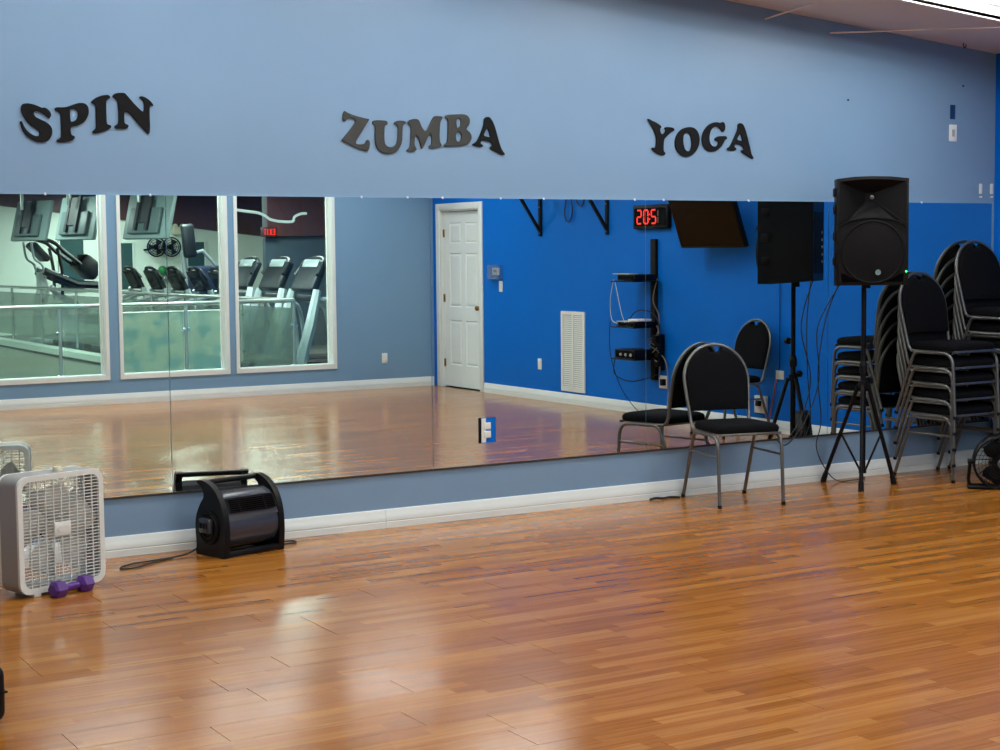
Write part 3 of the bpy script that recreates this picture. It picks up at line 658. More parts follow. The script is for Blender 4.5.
for y0, nm in ((-.002, 'front_grille'), (Dp - .014, 'rear_grille')):
    gr = shell(MB(), rrect(W + .002, z0 - .001, H + .001, .052), rrect(W - .024, z0 + .024, H - .024, .04), y0, y0 + .016)
    if nm == 'front_grille':
        for i in range(1, 33):
            z = z0 + .022 + i * (H - z0 - .044) / 33; gr.box(-W + .02, W - .02, y0 + .002, y0 + .008, z - .0017, z + .0017)
        for i in range(1, 10):
            x = -W + .02 + i * (2 * W - .04) / 10; gr.box(x - .002, x + .002, y0 + .001, y0 + .009, z0 + .02, H - .02)
    else:
        for i in range(1, 15):
            z = z0 + .022 + i * (H - z0 - .044) / 15; gr.box(-W + .02, W - .02, y0 + .002, y0 + .005, z - .001, z + .001)
        for i in range(1, 13):
            x = -W + .02 + i * (2 * W - .04) / 13; gr.box(x - .001, x + .001, y0 + .001, y0 + .004, z0 + .02, H - .02)
    gr.build(nm, PLASTW, t)
cz_ = (z0 + H) / 2
bl = mat('fan_blade_plastic', srgb(205, 205, 200), .35)
MB().cyl((0, .05, cz_), (0, .10, cz_), .05, 20).build('hub', bl, t)
MB().cyl((0, .10, cz_), (0, .15, cz_), .045, 18).build('motor', BLACKM, t)
for k in range(5):
    a0 = 2 * PI * k / 5 + .3; vs = []; Q = 6
    for i in range(Q + 1):
        r = .045 + (.225 - .045) * i / Q
        wdt = .45 + .25 * math.sin(PI * i / Q)
        for s in (-1, 1):
            a = a0 + s * wdt * .85 + .25 * i / Q; vs.append((r * math.cos(a), .06 + s * .022, cz_ + r * math.sin(a)))
    mb = MB().add(vs, [(2 * i, 2 * i + 1, 2 * i + 3, 2 * i + 2) for i in range(Q)]); ob = mb.build('blade', bl, t)
    md = ob.modifiers.new('s', 'SOLIDIFY'); md.thickness = .003
bd = MB().rbox(-.045, .045, -.007, 0, cz_ - .02, cz_ + .045, .004, 2).build('badge_plate', PLASTW, t)
MB().cyl((0, -.009, cz_ + .012), (0, -.006, cz_ + .012), 1, 24, T=Matrix.Diagonal((.03, 1, .016, 1)) @ TR(0, 0, -(cz_ + .012)) ).build('badge_oval', PLASTW, bd, (0, 0, cz_ + .012))
MB().lathe([(.024, 0), (.024, .01), (.02, .02), (0, .021)], 14, TR(.04, Dp * .5, H)).build('speed_knob', mat('cream_plastic', srgb(220, 216, 190), .4), t)
for sx in (-1, 1): MB().rbox(sx * (W - .09) - .02, sx * (W - .09) + .02, 0, Dp, 0, .022, .004, 2).build('foot', PLASTW, t)

# ---- dumbbell
p0, p1 = on(54, 590.5, 2, .035), on(89, 582.5, 2, .035)
v = p1 - p0; dbl = thing('dumbbell', 'small purple hex dumbbell lying in front of the box fan', 'dumbbell', ((p0.x + p1.x) / 2, (p0.y + p1.y) / 2, 0), math.atan2(v.y, v.x))
Ld = v.length / 2 + .012
hx = lambda r: [(r * math.cos(PI / 3 * k), r * math.sin(PI / 3 * k)) for k in range(6)]
for sx in (-1, 1):
    vs = []; prof = [(sx * Ld, .028), (sx * (Ld - .012), .041), (sx * (Ld - .06), .041), (sx * (Ld - .075), .022)]
    for xx, r in prof: vs += [(xx, q[0], .0365 + q[1]) for q in hx(r)]
    MB().add(vs, [tuple(range(6)), tuple(range(18, 24))] + [(k * 6 + i, k * 6 + (i + 1) % 6, k * 6 + 6 + (i + 1) % 6, k * 6 + 6 + i) for k in range(3) for i in range(6)]).build('head', PURPLE, dbl, ang=30)
MB().tube([(-Ld + .07, 0, .0365), (-Ld * .4, 0, .0365), (0, 0, .0365), (Ld * .4, 0, .0365), (Ld - .07, 0, .0365)], [.016, .016, .019, .016, .016], 12).build('grip', PURPLE, dbl, ang=60)

# ================================================================ BLOWER FAN
p0, p1 = on(224, 559.5, 2, 0), on(284, 549, 2, 0)
fr = math.atan2(p1.y - p0.y, p1.x - p0.x); Wb = (p1 - p0).length; Wh = Wb / 2 
bn = Vector((-math.sin(fr), math.cos(fr), 0)); cb = (p0 + p1) / 2 + bn * .125
t = thing('blower_fan', 'black drum blower fan standing on the floor below the mirror', 'fan', (cb.x, cb.y, 0), fr)
SO = [(-.125, 0), (-.135, .1), (-.132, .19), (-.115, .262), (-.078, .325), (-.02, .372), (.05, .395), (.095, .392), (.10, .38), (.07, .362), (.045, .335), (.045, .305), (.075, .27), (.11, .21), (.122, .14), (.115, .06), (.12, .02), (.12, 0)]
SO = [(q.x, q.z) for q in smooth([(a, 0, b2) for a, b2 in SO], 3)]
for sx in (-1, 1):
    T = TR(sx * (Wh - .02), 0, 0) @ RZ(PI / 2)
    mb = MB()
    # y of the outline runs along local y after the turn
    n = len(SO); x0_, x1_ = sx * (Wh - .035), sx * Wh
    mb.add([(x0_, a, b2) for a, b2 in SO] + [(x1_, a, b2) for a, b2 in SO], [tuple(range(n)), tuple(range(2 * n - 1, n - 1, -1))] + [(i, i + n, (i + 1) % n + n, (i + 1) % n) for i in range(n)])
    mb.build('side_panel', BLACKP, t)
MB().rbox(-Wh + .03, Wh - .03, .055, .095, .366, .392, .01, 3).build('handle', BLACKP, t)
MB().cyl((-Wh + .03, -.01, .155), (Wh - .03, -.01, .155), .118, 36).build('drum', DRUM, t)
hood = [(-.128, .205), (-.10, .27), (-.06, .315), (0, .335), (.05, .315), (.09, .25), (.1, .2)]
MB().add([(x, a, b2) for x in (-Wh + .034, Wh - .034) for a, b2 in hood], [tuple(range(7)), tuple(range(13, 6, -1))] + [(i, (i + 1) % 7, (i + 1) % 7 + 7, i + 7) for i in range(7)]).build('hood', DRUM, t)
gx0, gx1 = -Wh + .05, Wh - .05
gp, gq = Vector((0, -.122, .235)), Vector((0, -.085, .303))
gb = MB(); 
gb.add([(gx0, gp.y - .001, gp.z), (gx1, gp.y - .001, gp.z), (gx1, gq.y - .003, gq.z), (gx0, gq.y - .003, gq.z), (gx0, gp.y + .02, gp.z), (gx1, gp.y + .02, gp.z), (gx1, gq.y + .02, gq.z), (gx0, gq.y + .02, gq.z)], [(0, 1, 2, 3), (4, 7, 6, 5), (0, 4, 5, 1), (1, 5, 6, 2), (2, 6, 7, 3), (3, 7, 4, 0)])
gb.build('outlet_recess', mat('port_black'), t)
for k in range(7):
    q = gp.lerp(gq, (k + .5) / 7); MB().box(gx0, gx1, q.y - .012, q.y + .004, q.z - .0022, q.z + .0022).build('grille_slat', BLACKP, t)
for sx in (gx0 - .004, gx0 + (gx1 - gx0) * .22, gx0 + (gx1 - gx0) * .78, gx1 + .004):
    MB().tube([(sx, gp.y - .008, gp.z), (sx, gq.y - .008, gq.z)], .004, 6).build('grille_post', BLACKP, t)
MB().rbox(-Wh + .03, Wh - .03, -.128, -.095, .004, .036, .008, 2).rbox(-Wh + .03, Wh - .03, .08, .115, .004, .036, .008, 2).build('base_bar', BLACKP, t)
MB().cyl((-Wh - .008, 0.0, .15), (-Wh + .002, 0.0, .15), .088, 28).build('intake_grille', BLACKM, t)
for k in range(3): MB().tube([(-Wh - .010, .0 + (.03 + .024 * k) * math.cos(a), .15 + (.03 + .024 * k) * math.sin(a)) for a in [2 * PI * i / 24 for i in range(24)]], .003, 5, closed=True).build('intake_ring', BLACKP, t)
cp = MB().rbox(-Wh - .035, -Wh - .006, -.045, .045, .125, .205, .008, 2).build('control_box', DRUM, t)
for k in (-1, 0, 1): MB().rbox(-Wh - .041, -Wh - .032, k * .026 - .008, k * .026 + .008, .15, .18, .002, 1).build('outlet_face', BLACKP, cp)
def loc(x, y_, z): return Vector((x, y_, z))
MB().tube(smooth([(-Wh + .02, .13, .03), (-Wh - .07, .10, .012), (-Wh - .22, .10, .006), (-Wh - .38, .11, .006), (-Wh - .49, .07, .006), (-Wh - .50, .02, .006), (-Wh - .42, .015, .006), (-Wh - .28, .07, .006), (-Wh - .17, .085, .006)], 7), .0045, 6).build('power_cord', CORD, t)
MB().tube(smooth([(Wh - .02, .10, .05), (Wh + .04, .05, .02), (Wh + .10, .03, .008), (Wh + .155, .0, .008), (Wh + .15, -.04, .008), (Wh + .09, -.05, .008), (Wh + .03, -.03, .01), (Wh - .005, .02, .015)], 7), .0045, 6).build('power_cord', CORD, t)

# ================================================================ ROUND FLOOR FAN (right edge)
c = on(1001, 461, 1, -.93)
to = Vector((CAM.x - c.x, CAM.y - c.y, 0)); rz = math.atan2(to.x, -to.y) + .12
t = thing('floor_fan', 'round black floor fan on a curved stand at the right edge', 'fan', (c.x, c.y, 0), rz)
zc0 = c.z; RR = .182
T = TR(0, -.04, zc0) @ RX(PI / 2 + .12)
MB().lathe([(RR - .012, -.05), (RR, -.045), (RR, .035), (RR - .006, .042), (RR - .014, .036), (RR - .014, -.045), (RR - .012, -.05)], 40, T).build('ring', BLACKP, t, ang=50)
g = MB()
for k in range(7):
    rr = .045 + k * .021
    g.tube([T @ Vector((rr * math.cos(a), rr * math.sin(a), .045 + .012 * (1 - (rr / RR) ** 2))) for a in [2 * PI * i / 32 for i in range(32)]], .0015, 5, closed=True)
for k in range(32):
    a = 2 * PI * k / 32; a2 = a + .5
    g.tube([T @ Vector((rr * math.cos(a + (a2 - a) * rr / RR), rr * math.sin(a + (a2 - a) * rr / RR), .046 + .012 * (1 - (rr / RR) ** 2))) for rr in (.03, .07, .11, .15, RR - .008)], .0015, 4)
g.build('front_grille', BLACKP, t)
MB().lathe([(0, .066), (.025, .065), (.034, .058), (.034, .05)], 20, T).build('grille_cap', mat('cap_grey', srgb(90, 92, 96), .35), t)
for k in range(3):
    a0 = 2 * PI * k / 3; vs = []
    for i in range(6):
        r = .03 + .125 * i / 5; 
        for s in (-1, 1):
            a = a0 + s * (.35 + .3 * math.sin(PI * i / 5)); vs.append(T @ Vector((r * math.cos(a), r * math.sin(a), s * .018)))
    ob = MB().add(vs, [(2 * i, 2 * i + 1, 2 * i + 3, 2 * i + 2) for i in range(5)]).build('blade', BLACKM, t); ob.modifiers.new('s', 'SOLIDIFY').thickness = .003
MB().lathe([(0, -.06), (.05, -.055), (.06, -.01), (.04, .02), (0, .022)], 20, T).build('motor', BLACKM, t)
g = MB()
for k in range(10):
    a = 2 * PI * k / 10; g.tube([T @ Vector((rr * math.cos(a), rr * math.sin(a), -.052)) for rr in (.04, .1, RR - .008)], .002, 4)
g.build('rear_grille', BLACKP, t)
for sx in (-1, 1):
    MB().tube(smooth([(sx * (RR + .014), -.03, zc0), (sx * (RR + .018), -.02, zc0 - .06), (sx * (RR + .02), .0, .06), (sx * (RR + .01), .0, .018)], 5), [.012] * 15 + [.016], 8).build('stand_arm', BLACKP, t)
    MB().cyl((sx * (RR - .005), -.035, zc0), (sx * (RR + .03), -.035, zc0), .018, 12).build('pivot_knob', BLACKP, t)
MB().rbox(-RR - .03, RR + .03, -.06, .05, 0, .028, .012, 3).build('base', BLACKP, t)
tag(MB().rbox(-.03, .03, -.03, .03, 0, .006, .002, 1).build('crumpled_tissue', mat('tissue_pink', srgb(214, 196, 190), .9), None, (c.x - .03, c.y - .125, .0)), 'pale scrap of tissue in front of the round floor fan', 'tissue')

# ================================================================ BLACK CASE AT THE LEFT EDGE
pe = on(4, 724, 2, 0)
t = thing('equipment_case', 'black rounded case cut off by the left picture edge', 'case', (pe.x - .235, pe.y + .1, 0), .1)
MB().rbox(-.23, .23, -.15, .15, .012, .205, .035, 4).build('shell', BLACKP, t)
MB().tube(smooth([(-.07, 0, .2), (-.06, 0, .225), (0, 0, .232), (.06, 0, .225), (.07, 0, .2)], 4), .008, 8).build('handle', BLACKM, t)
for sx in (-1, 1):
    for sy in (-1, 1): MB().cyl((sx * .17, sy * .1, 0), (sx * .17, sy * .1, .02), .016, 10).build('foot', BLACKM, t)
MB().box(-.2305, .2305, -.1505, .1505, .112, .118).build('lid_seam', BLACKM, t)

# ---- black cable end lying at the baseboard left of the chair
cord_thing('floor_cable', 'short black cable end lying against the baseboard left of the single chair', [on(650, 499.5, 2, .006), on(656, 498, 2, .012), on(663, 498.3, 2, .008), on(670, 497, 2, .008), on(680, 497.3, 2, .006)], .007, CORD)

# ================================================================ RIGHT (BLUE) WALL
def rw(yv, z): return (XR, -yv, z)
# thermostat in a clear guard, switch below
t = thing('thermostat', 'white thermostat under a clear guard beside the white door', 'thermostat', rw(7.0, 1.262), RIGHT)
MB().rbox(-.06, .06, -.03, 0, .045, .125, .006, 2).build('body', PLASTW, t); MB().box(-.03, .03, -.032, -.029, .075, .105).build('display', mat('lcd_grey', srgb(120, 130, 120), .3), t)
MB().box(-.12, .12, -.06, -.056, 0, .155).box(-.12, -.116, -.06, 0, 0, .155).box(.116, .12, -.06, 0, 0, .155).box(-.12, .12, -.06, 0, .151, .155).box(-.12, .12, -.06, 0, 0, .004).build('clear_guard', CLEAR, t)
t = thing('light_switch', 'white light switch below the thermostat', 'switch', rw(6.92, 1.125), RIGHT)
MB().rbox(-.036, .036, -.007, 0, 0, .118, .003, 2).build('plate', PLASTW, t); MB().box(-.012, .012, -.012, -.006, .04, .08).build('toggle', PLASTW, t)
t = thing('wall_outlet', 'white outlet low on the blue wall between door and vent', 'outlet', rw(6.14, .322), RIGHT)
MB().rbox(-.036, .036, -.007, 0, 0, .116, .003, 2).build('plate', PLASTW, t)
for z in (.035, .08): MB().rbox(-.017, .017, -.010, -.005, z - .014, z + .014, .005, 2).build('receptacle', PLASTW, t)
t = thing('wall_outlet', 'white outlet low on the slate wall right of the windows', 'outlet', (8.40, -D, .29), FRONT)
MB().rbox(-.036, .036, -.007, 0, 0, .116, .003, 2).build('plate', PLASTW, t)
for z in (.035, .08): MB().rbox(-.017, .017, -.010, -.005, z - .014, z + .014, .005, 2).build('receptacle', PLASTW, t)
# return air vent
t = thing('return_vent', 'tall white return air grille low on the blue wall', 'vent', rw(5.5, .13), RIGHT)
w2, h = .215, .82
fr = MB(); e = .035
fr.box(-w2, w2, -.014, 0, 0, e).box(-w2, w2, -.014, 0, h - e, h).box(-w2, -w2 + e, -.014, 0, e, h - e).box(w2 - e, w2, -.014, 0, e, h - e).box(-.012, .012, -.014, 0, e, h - e)
fr.build('frame', PLASTW, t); MB().box(-w2 + .02, w2 - .02, -.002, 0, .02, h - .02).build('backing', mat('vent_shadow', srgb(150, 150, 146), .8), t)
SLAT = {}
for s in (-1, 1):
    x0, x1 = sorted((s * .012, s * (w2 - e)))
    me = MB().add([(x0, -.012, 0), (x1, -.012, 0), (x1, -.003, .014), (x0, -.003, .014), (x0, -.011, 0), (x1, -.011, 0), (x1, -.002, .014), (x0, -.002, .014)], [(0, 1, 2, 3), (4, 7, 6, 5), (0, 4, 5, 1), (1, 5, 6, 2), (2, 6, 7, 3), (3, 7, 4, 0)]).mesh('slat', PLASTW)
    for k in range(36):
        o = bpy.data.objects.new('slat', me); COL.objects.link(o); o.parent = t; o.location = (0, 0, e + .004 + k * .0207)
# two shelf brackets with a strap loop between them
for yv, wh in ((6.10, 'nearer the door'), (4.88, 'nearer the digital clock')):
    t = thing('shelf_bracket', 'black steel shelf bracket high on the blue wall, ' + wh, 'bracket', rw(yv, 1.72), RIGHT, 'black shelf brackets')
    MB().box(-.02, .02, -.022, 0, 0, .58).build('wall_bar', BLACKM, t)
    MB().box(-.02, .02, -.40, 0, .56, .58).build('top_arm', BLACKM, t)
    MB().box(-.016, .016, -.012, .012, 0, .63, TR(0, -.014, .05) @ RX(.60)).build('diagonal_brace', BLACKM, t)
    for z in (.03, .3): MB().cyl((0, -.026, z), (0, -.02, z), .009, 8).build('bolt', STEEL, t)
t = thing('strap_loop', 'dark strap loop hanging on the blue wall between the brackets', 'strap', rw(5.55, 2.07), RIGHT)
mb = MB()
c0 = smooth([(-.045, -.02, .12), (-.05, -.02, 0), (-.07, -.02, -.10), (-.03, -.02, -.20), (.04, -.02, -.20), (.07, -.02, -.12), (.045, -.02, 0), (.03, -.02, .12)], 6)
MB().tube(c0, .008, 6).build('loop', NAVY, t); MB().tube(smooth([(-.30, -.02, .12), (-.27, -.02, -.03), (-.2, -.02, -.05), (-.13, -.02, .02), (-.1, -.02, .12)], 6), .008, 6).build('loop', NAVY, t)
MB().cyl((-.32, -.03, .12), (.06, -.03, .12), .008, 8).build('peg_rail', BLACKM, t)
MB().cyl((-.3, -.03, .12), (-.3, 0, .12), .008, 8).cyl((.04, -.03, .12), (.04, 0, .12), .008, 8).build('peg', BLACKM, t)
# digital clock: 12:05
t = thing('digital_clock', 'black digital wall clock with red numerals beside the television', 'clock', rw(4.12, 1.765), RIGHT)
w2, h = .275, .225
MB().rbox(-w2, w2, -.05, 0, 0, h, .012, 3).build('case', BLACKP, t)
MB().box(-w2 + .03, w2 - .03, -.053, -.049, .03, h - .03).build('face', SCREEN, t)
SEG = {'0': 'abcdef', '1': 'bc', '2': 'abged', '5': 'afgcd'}
def digit(ch, x, m):
    wd_, hh, k = .066, .125, .013; z0_ = (h - hh) / 2; mb = MB()
    pos = {'a': (x, z0_ + hh, 'h'), 'g': (x, z0_ + hh / 2, 'h'), 'd': (x, z0_, 'h'), 'f': (x - wd_ / 2, z0_ + hh * .75, 'v'), 'b': (x + wd_ / 2, z0_ + hh * .75, 'v'), 'e': (x - wd_ / 2, z0_ + hh * .25, 'v'), 'c': (x + wd_ / 2, z0_ + hh * .25, 'v')}
    for s in SEG[ch]:
        px, pz, o = pos[s]
        if o == 'h': mb.box(px - wd_ / 2 + .006, px + wd_ / 2 - .006, -.056, -.053, pz - k / 2, pz + k / 2)
        else: mb.box(px - k / 2, px + k / 2, -.056, -.053, pz - hh / 4 + .005, pz + hh / 4 - .005)
    mb.build('digit', m, t)
for ch, x, m_ in (('1', -.165, OFFLED), ('2', -.062, RED), ('0', .058, RED), ('5', .165, RED)): digit(ch, x, m_)
for z in (.09, .135): MB().box(-.007, .005, -.056, -.053, z - .007, z + .007).build('colon_dot', RED, t)
# television on a tilting arm
p0, p1 = on(680, 248.5, 0, 8.86), on(744, 247, 0, 8.86)
t = thing('television', 'dark flat television tilted down on the blue wall beside the clock', 'television', (8.86, -(p0.y + p1.y) / 2, p0.z), RIGHT)
w2 = abs(p1.y - p0.y) / 2; T = RX(.34)
MB().rbox(-w2, w2, 0, .05, 0, .58, .008, 2, T).build('shell', BLACKP, t)
MB().box(-w2 + .014, w2 - .014, -.003, .002, .022, .565, T).build('screen', SCREEN, t)
MB().rbox(-.15, .15, .05, .075, .16, .42, .004, 1, T).build('mount_plate', BLACKM, t)
MB().box(-.03, .03, .06, .198, .26, .30).build('mount_arm', BLACKM, t)
MB().box(-.1, .1, .185, .198, .14, .44).build('wall_plate', BLACKM, t)
# media shelf with devices
t = thing('media_shelf', 'black three-tier media shelf on a spine mounted to the blue wall', 'shelf', rw(4.1, .34), RIGHT)
MB().rbox(-.04, .04, -.035, 0, 0, 1.33, .006, 2).build('spine', BLACKM, t)
for z in (.93, .5, .2): MB().rbox(-.1, .27, -.33, -.03, z, z + .012, .004, 1).build('shelf_plate', BLACKP, t)
dev = [('media_player', 'thin black player on the top tier of the media shelf', 'player', -.08, .2, .942, .06), ('cable_box', 'black box on the middle tier of the media shelf', 'box', -.08, .2, .512, .045), ('amplifier', 'black amplifier on the bottom tier of the media shelf', 'amplifier', -.08, .25, .212, .085)]
for nm, lb, ct, a, b_, z, hh in dev:
    d_ = thing(nm, lb, ct, rw(4.1, .34 + z), RIGHT)
    MB().rbox(a, b_, -.30, -.06, .004, hh, .005, 2).build('case', BLACKP, d_); MB().box(a + .02, b_ - .02, -.302, -.298, .012, hh - .01).build('front_panel', SCREEN, d_)
    if nm == 'amplifier':
        for k in range(3): MB().cyl((a + .06 + k * .08, -.312, .038), (a + .06 + k * .08, -.3, .038), .014, 10).build('knob', GREYP, d_)
    else: MB().box(b_ - .2, b_ + (.06 if nm == 'media_player' else 0), -.31, -.2, hh, hh + .006).build('label_strip', mat('pale_paper', srgb(200, 205, 190), .7), d_)
d_ = tag(MB().rbox(-.1, .06, -.28, -.12, 0, .022, .006, 2).build('router', PLASTW, None, rw(4.1, .34 + .563)), 'small white router on the middle tier of the media shelf', 'router'); d_.rotation_euler = (0, 0, RIGHT)
def rwp(yv, out, z): return Vector((XR - out, -yv, z))
cord_thing('white_cable', 'pale cable hanging from top to middle media shelf, the outer one', [rwp(4.36, .30, 1.29), rwp(4.40, .31, 1.1), rwp(4.38, .31, .92), rwp(4.3, .30, .88)], .004, CORDW)
cord_thing('white_cable', 'pale cable hanging from top to middle media shelf, the inner one', [rwp(4.34, .30, 1.28), rwp(4.28, .31, 1.15), rwp(4.22, .31, .98), rwp(4.18, .30, .89)], .004, CORDW)
cord_thing('tan_cable', 'tan cable curving down beside the media shelf spine', [rwp(4.02, .04, 1.3), rwp(4.06, .06, 1.1), rwp(3.98, .05, .95), rwp(4.0, .05, .80), rwp(4.12, .06, .68), rwp(4.0, .05, .62), rwp(3.88, .04, .5), rwp(3.87, .03, .2), rwp(3.9, .03, .03)], .005, mat('tan_cable_', srgb(150, 136, 110), .6))
cord_thing('black_cable', 'black cable drooping below the bottom media shelf', [rwp(4.36, .28, .57), rwp(4.38, .28, .4), rwp(4.25, .2, .33), rwp(4.1, .1, .36), rwp(4.02, .04, .4)], .005, CORD)
cord_thing('black_cable', 'long black cable hanging from the media shelf towards the floor', [rwp(4.42, .30, .9), rwp(4.45, .28, .6), rwp(4.42, .2, .3), rwp(4.38, .1, .12), rwp(4.33, .03, .02)], .004, CORD)
t = thing('power_strip', 'black power strip with plugs strapped to the media shelf spine', 'power strip', rw(4.04, .44), RIGHT)
MB().rbox(-.085, -.042, -.05, 0, 0, .34, .006, 2).build('strip', BLACKP, t)
for z in (.06, .14, .24): MB().rbox(-.10, -.045, -.10, -.048, z - .022, z + .028, .008, 2).build('plug', BLACKM, t)
MB().rbox(-.10, -.03, -.12, -.048, .27, .33, .006, 2).build('adapter', BLACKP, t)
cord_thing('gray_cable', 'grey cable bunched around the lower media shelf spine', [rwp(4.0, .06, .86), rwp(3.94, .09, .78), rwp(4.08, .1, .72), rwp(3.96, .09, .66), rwp(4.05, .1, .58), rwp(3.95, .07, .5), rwp(3.98, .05, .38)], .006, mat('grey_cable_', srgb(110, 110, 112), .6))
cord_thing('black_cable', 'black cable looping from the middle tier round the spine', [rwp(4.2, .25, .9), rwp(4.12, .2, 1.0), rwp(4.02, .1, .98), rwp(3.95, .07, .86), rwp(4.0, .06, .74)], .006, CORD)
t = thing('power_outlet', 'white outlet with a black adapter below the media shelf', 'outlet', rw(3.98, .27), RIGHT)
MB().rbox(-.06, .06, -.008, 0, 0, .12, .003, 2).build('plate', PLASTW, t); MB().rbox(-.05, -.005, -.05, -.006, .03, .09, .006, 2).build('adapter', BLACKP, t)
t = thing('power_outlet', 'white outlet box with black plugs behind the tripod reflection', 'outlet', rw(2.56, .155), RIGHT)
MB().rbox(-.075, .075, -.03, 0, 0, .15, .006, 2).build('box', PLASTW, t); MB().rbox(-.02, .03, -.06, -.028, .06, .11, .006, 2).build('plug', BLACKP, t)
t = thing('light_switch', 'small white plate on the blue wall beside the mirrored tripod', 'switch', rw(2.33, .46), RIGHT)
MB().rbox(-.05, .05, -.008, 0, 0, .075, .003, 2).build('plate', PLASTW, t); MB().box(-.02, .02, -.012, -.007, .02, .055).build('rocker', PLASTW, t)
cord_thing('orange_cord', 'orange cord hanging below the small plate on the blue wall', [rwp(2.36, .02, .46), rwp(2.37, .03, .36), rwp(2.4, .04, .2), rwp(2.42, .06, .02)], .006, mat('orange_cord_', srgb(170, 80, 40), .5))
cord_thing('wall_cable', 'thin black cable running straight down the blue wall to the small plate', [rwp(2.33, .008, 2.4), rwp(2.33, .008, .54)], .004, CORD, k=1)

# ================================================================ THE GYM BEHIND THE WINDOWS
GY0, GY1 = -D - .12, -24.0          # real y; the gym lies behind the window wall
GX0, GX1 = -2.0, 18.0
RAILX, RAILY = 7.10, -9.25
def gz(x): return 3.35 + .085 * (9 - x)
# floors: walkway by the windows and the main floor right of the stairwell
tag(MB().box(GX0, GX1, RAILY, GY0, -.1, 0).build('floor_walkway', GYMF), kind='structure')
tag(MB().box(RAILX, GX1, GY1, RAILY, -.1, 0).build('floor_gym', GYMF), kind='structure')
tag(MB().box(GX0, RAILX, GY1, RAILY, -1.7, -1.6).build('floor_stairwell', GYMF), kind='structure')
tag(MB().box(RAILX - .03, RAILX, GY1, RAILY, -1.6, -.05).build('wall_stairwell', BEIGE), kind='structure')
tag(MB().box(GX0, RAILX - .03, RAILY - .03, RAILY, -1.6, -.1).build('wall_stairwell_near', BEIGE), kind='structure')
tag(MB().box(RAILX - .06, RAILX + .16, GY1, RAILY + .1, 0, .09).build('trim_1', GYMW), kind='structure')
tag(MB().box(GX0, GX1, GY1 - .1, GY1, -1.6, 4.6).build('wall_far', GYMW), kind='structure')
tag(MB().box(GX1, GX1 + .1, GY1, GY0, -.1, 4.6).build('wall_gym_right', GYMW), kind='structure')
tag(MB().box(GX0 - .1, GX0, GY1, GY0, -1.6, 4.6).build('wall_gym_left', GYMW), kind='structure')
tag(MB().box(XR + .14, GX1, GY0 - .0, GY0 + .12, 0, 4.6).build('wall_gym_near', DKWALL), kind='structure')
mb = MB(); vs = [(x, y_, gz(x) + tt) for x in (GX0, GX1) for y_ in (GY1, GY0) for tt in (0, .05)]
mb.add(vs, [(0, 1, 3, 2), (4, 6, 7, 5), (0, 4, 5, 1), (2, 3, 7, 6), (0, 2, 6, 4), (1, 5, 7, 3)])
tag(mb.build('ceiling_gym', MAROON), kind='structure')
# maroon bulkhead whose lower edge follows the roof slope, in front of the far wall
yb_ = GY1 + .06
def wpt(px, py, yv):                      # a pixel seen in the mirror -> a point on the real plane y = -yv
    p = on(px, py, 1, yv); return Vector((p.x, -yv, p.z))
a, b_ = wpt(20, 208, 23.94), wpt(218, 231, 23.94); sl = (b_.z - a.z) / (b_.x - a.x)
zl = lambda x: a.z + sl * (x - a.x)
bv = [(x, z) for x, z in ((4.0, zl(4)), (GX1, max(1.2, zl(GX1))), (GX1, gz(GX1)), (4.0, gz(4)))]
tag(MB().prism(bv, yb_ - .05, yb_).build('wall_bulkhead', MAROON), kind='structure')
# dark partition at the right end of the treadmill row
pa = wpt(265, 241, 17.0)
tag(MB().box(pa.x, GX1, -17.12, -17.0, 0, 3.3).build('wall_partition', DKWALL), kind='structure')
tag(MB().box(pa.x, GX1, -17.0, -16.9, wpt(300, 236, 16.9).z, 3.2).build('wall_partition_bulkhead', MAROON), kind='structure')

# gym ceiling panels: real lamps; the last two are added to light the banner
for i, (x, y_) in enumerate([(5.6, -12.2), (5.9, -16.4), (4.0, -21), (8.5, -11.4), (9.6, -15.5), (9.8, -19), (9.5, -22.3), (14, -11.5), (14, -19.5), (4.3, -8.92), (6.4, -8.92)]):
    t = thing('gym_light', 'bright white ceiling panel over the gym, number %d row by the stairwell' % i if False else ['white gym ceiling panel over the near stairwell', 'white gym ceiling panel over the middle of the stairwell', 'white gym ceiling panel over the far stairwell', 'white gym ceiling panel over the nearest treadmills', 'white gym ceiling panel over the far treadmills', 'white gym ceiling panel before the elliptical', 'white gym ceiling panel beside the far wall', 'white gym ceiling panel beyond the treadmill decks', 'white gym ceiling panel behind the dark partition', 'white panel added over the walkway to light the banner, far from the corner', 'white panel added over the walkway to light the banner, near the railing corner'][i], 'ceiling light', (x, y_, 2.74), 0, 'gym ceiling panels')
    if i > 8: t.scale = (1.7, .42, 1)
    MB().cyl((0, -.4, .05), (0, -.4, gz(x) - 2.74 - .02), .008, 6).cyl((0, .4, .05), (0, .4, gz(x) - 2.74 - .02), .008, 6).build('hanger', STAIN, t)
    MB().rbox(-.32, .32, -.62, .62, 0.004, .05, .006, 1).build('housing', REFL, t); MB().box(-.29, .29, -.59, .59, -.002, .004).build('lens', GYMLAMP, t)
    ld = bpy.data.lights.new('gym_panel_light', 'AREA'); ld.shape = 'RECTANGLE'; ld.size = .55; ld.size_y = 1.15; ld.energy = GYM_W * (2.0 if i > 8 else 1.0); ld.color = GYM_COL
    lo = bpy.data.objects.new('gym_panel_light', ld); COL.objects.link(lo); lo.parent = t; lo.location = (0, 0, -.006)
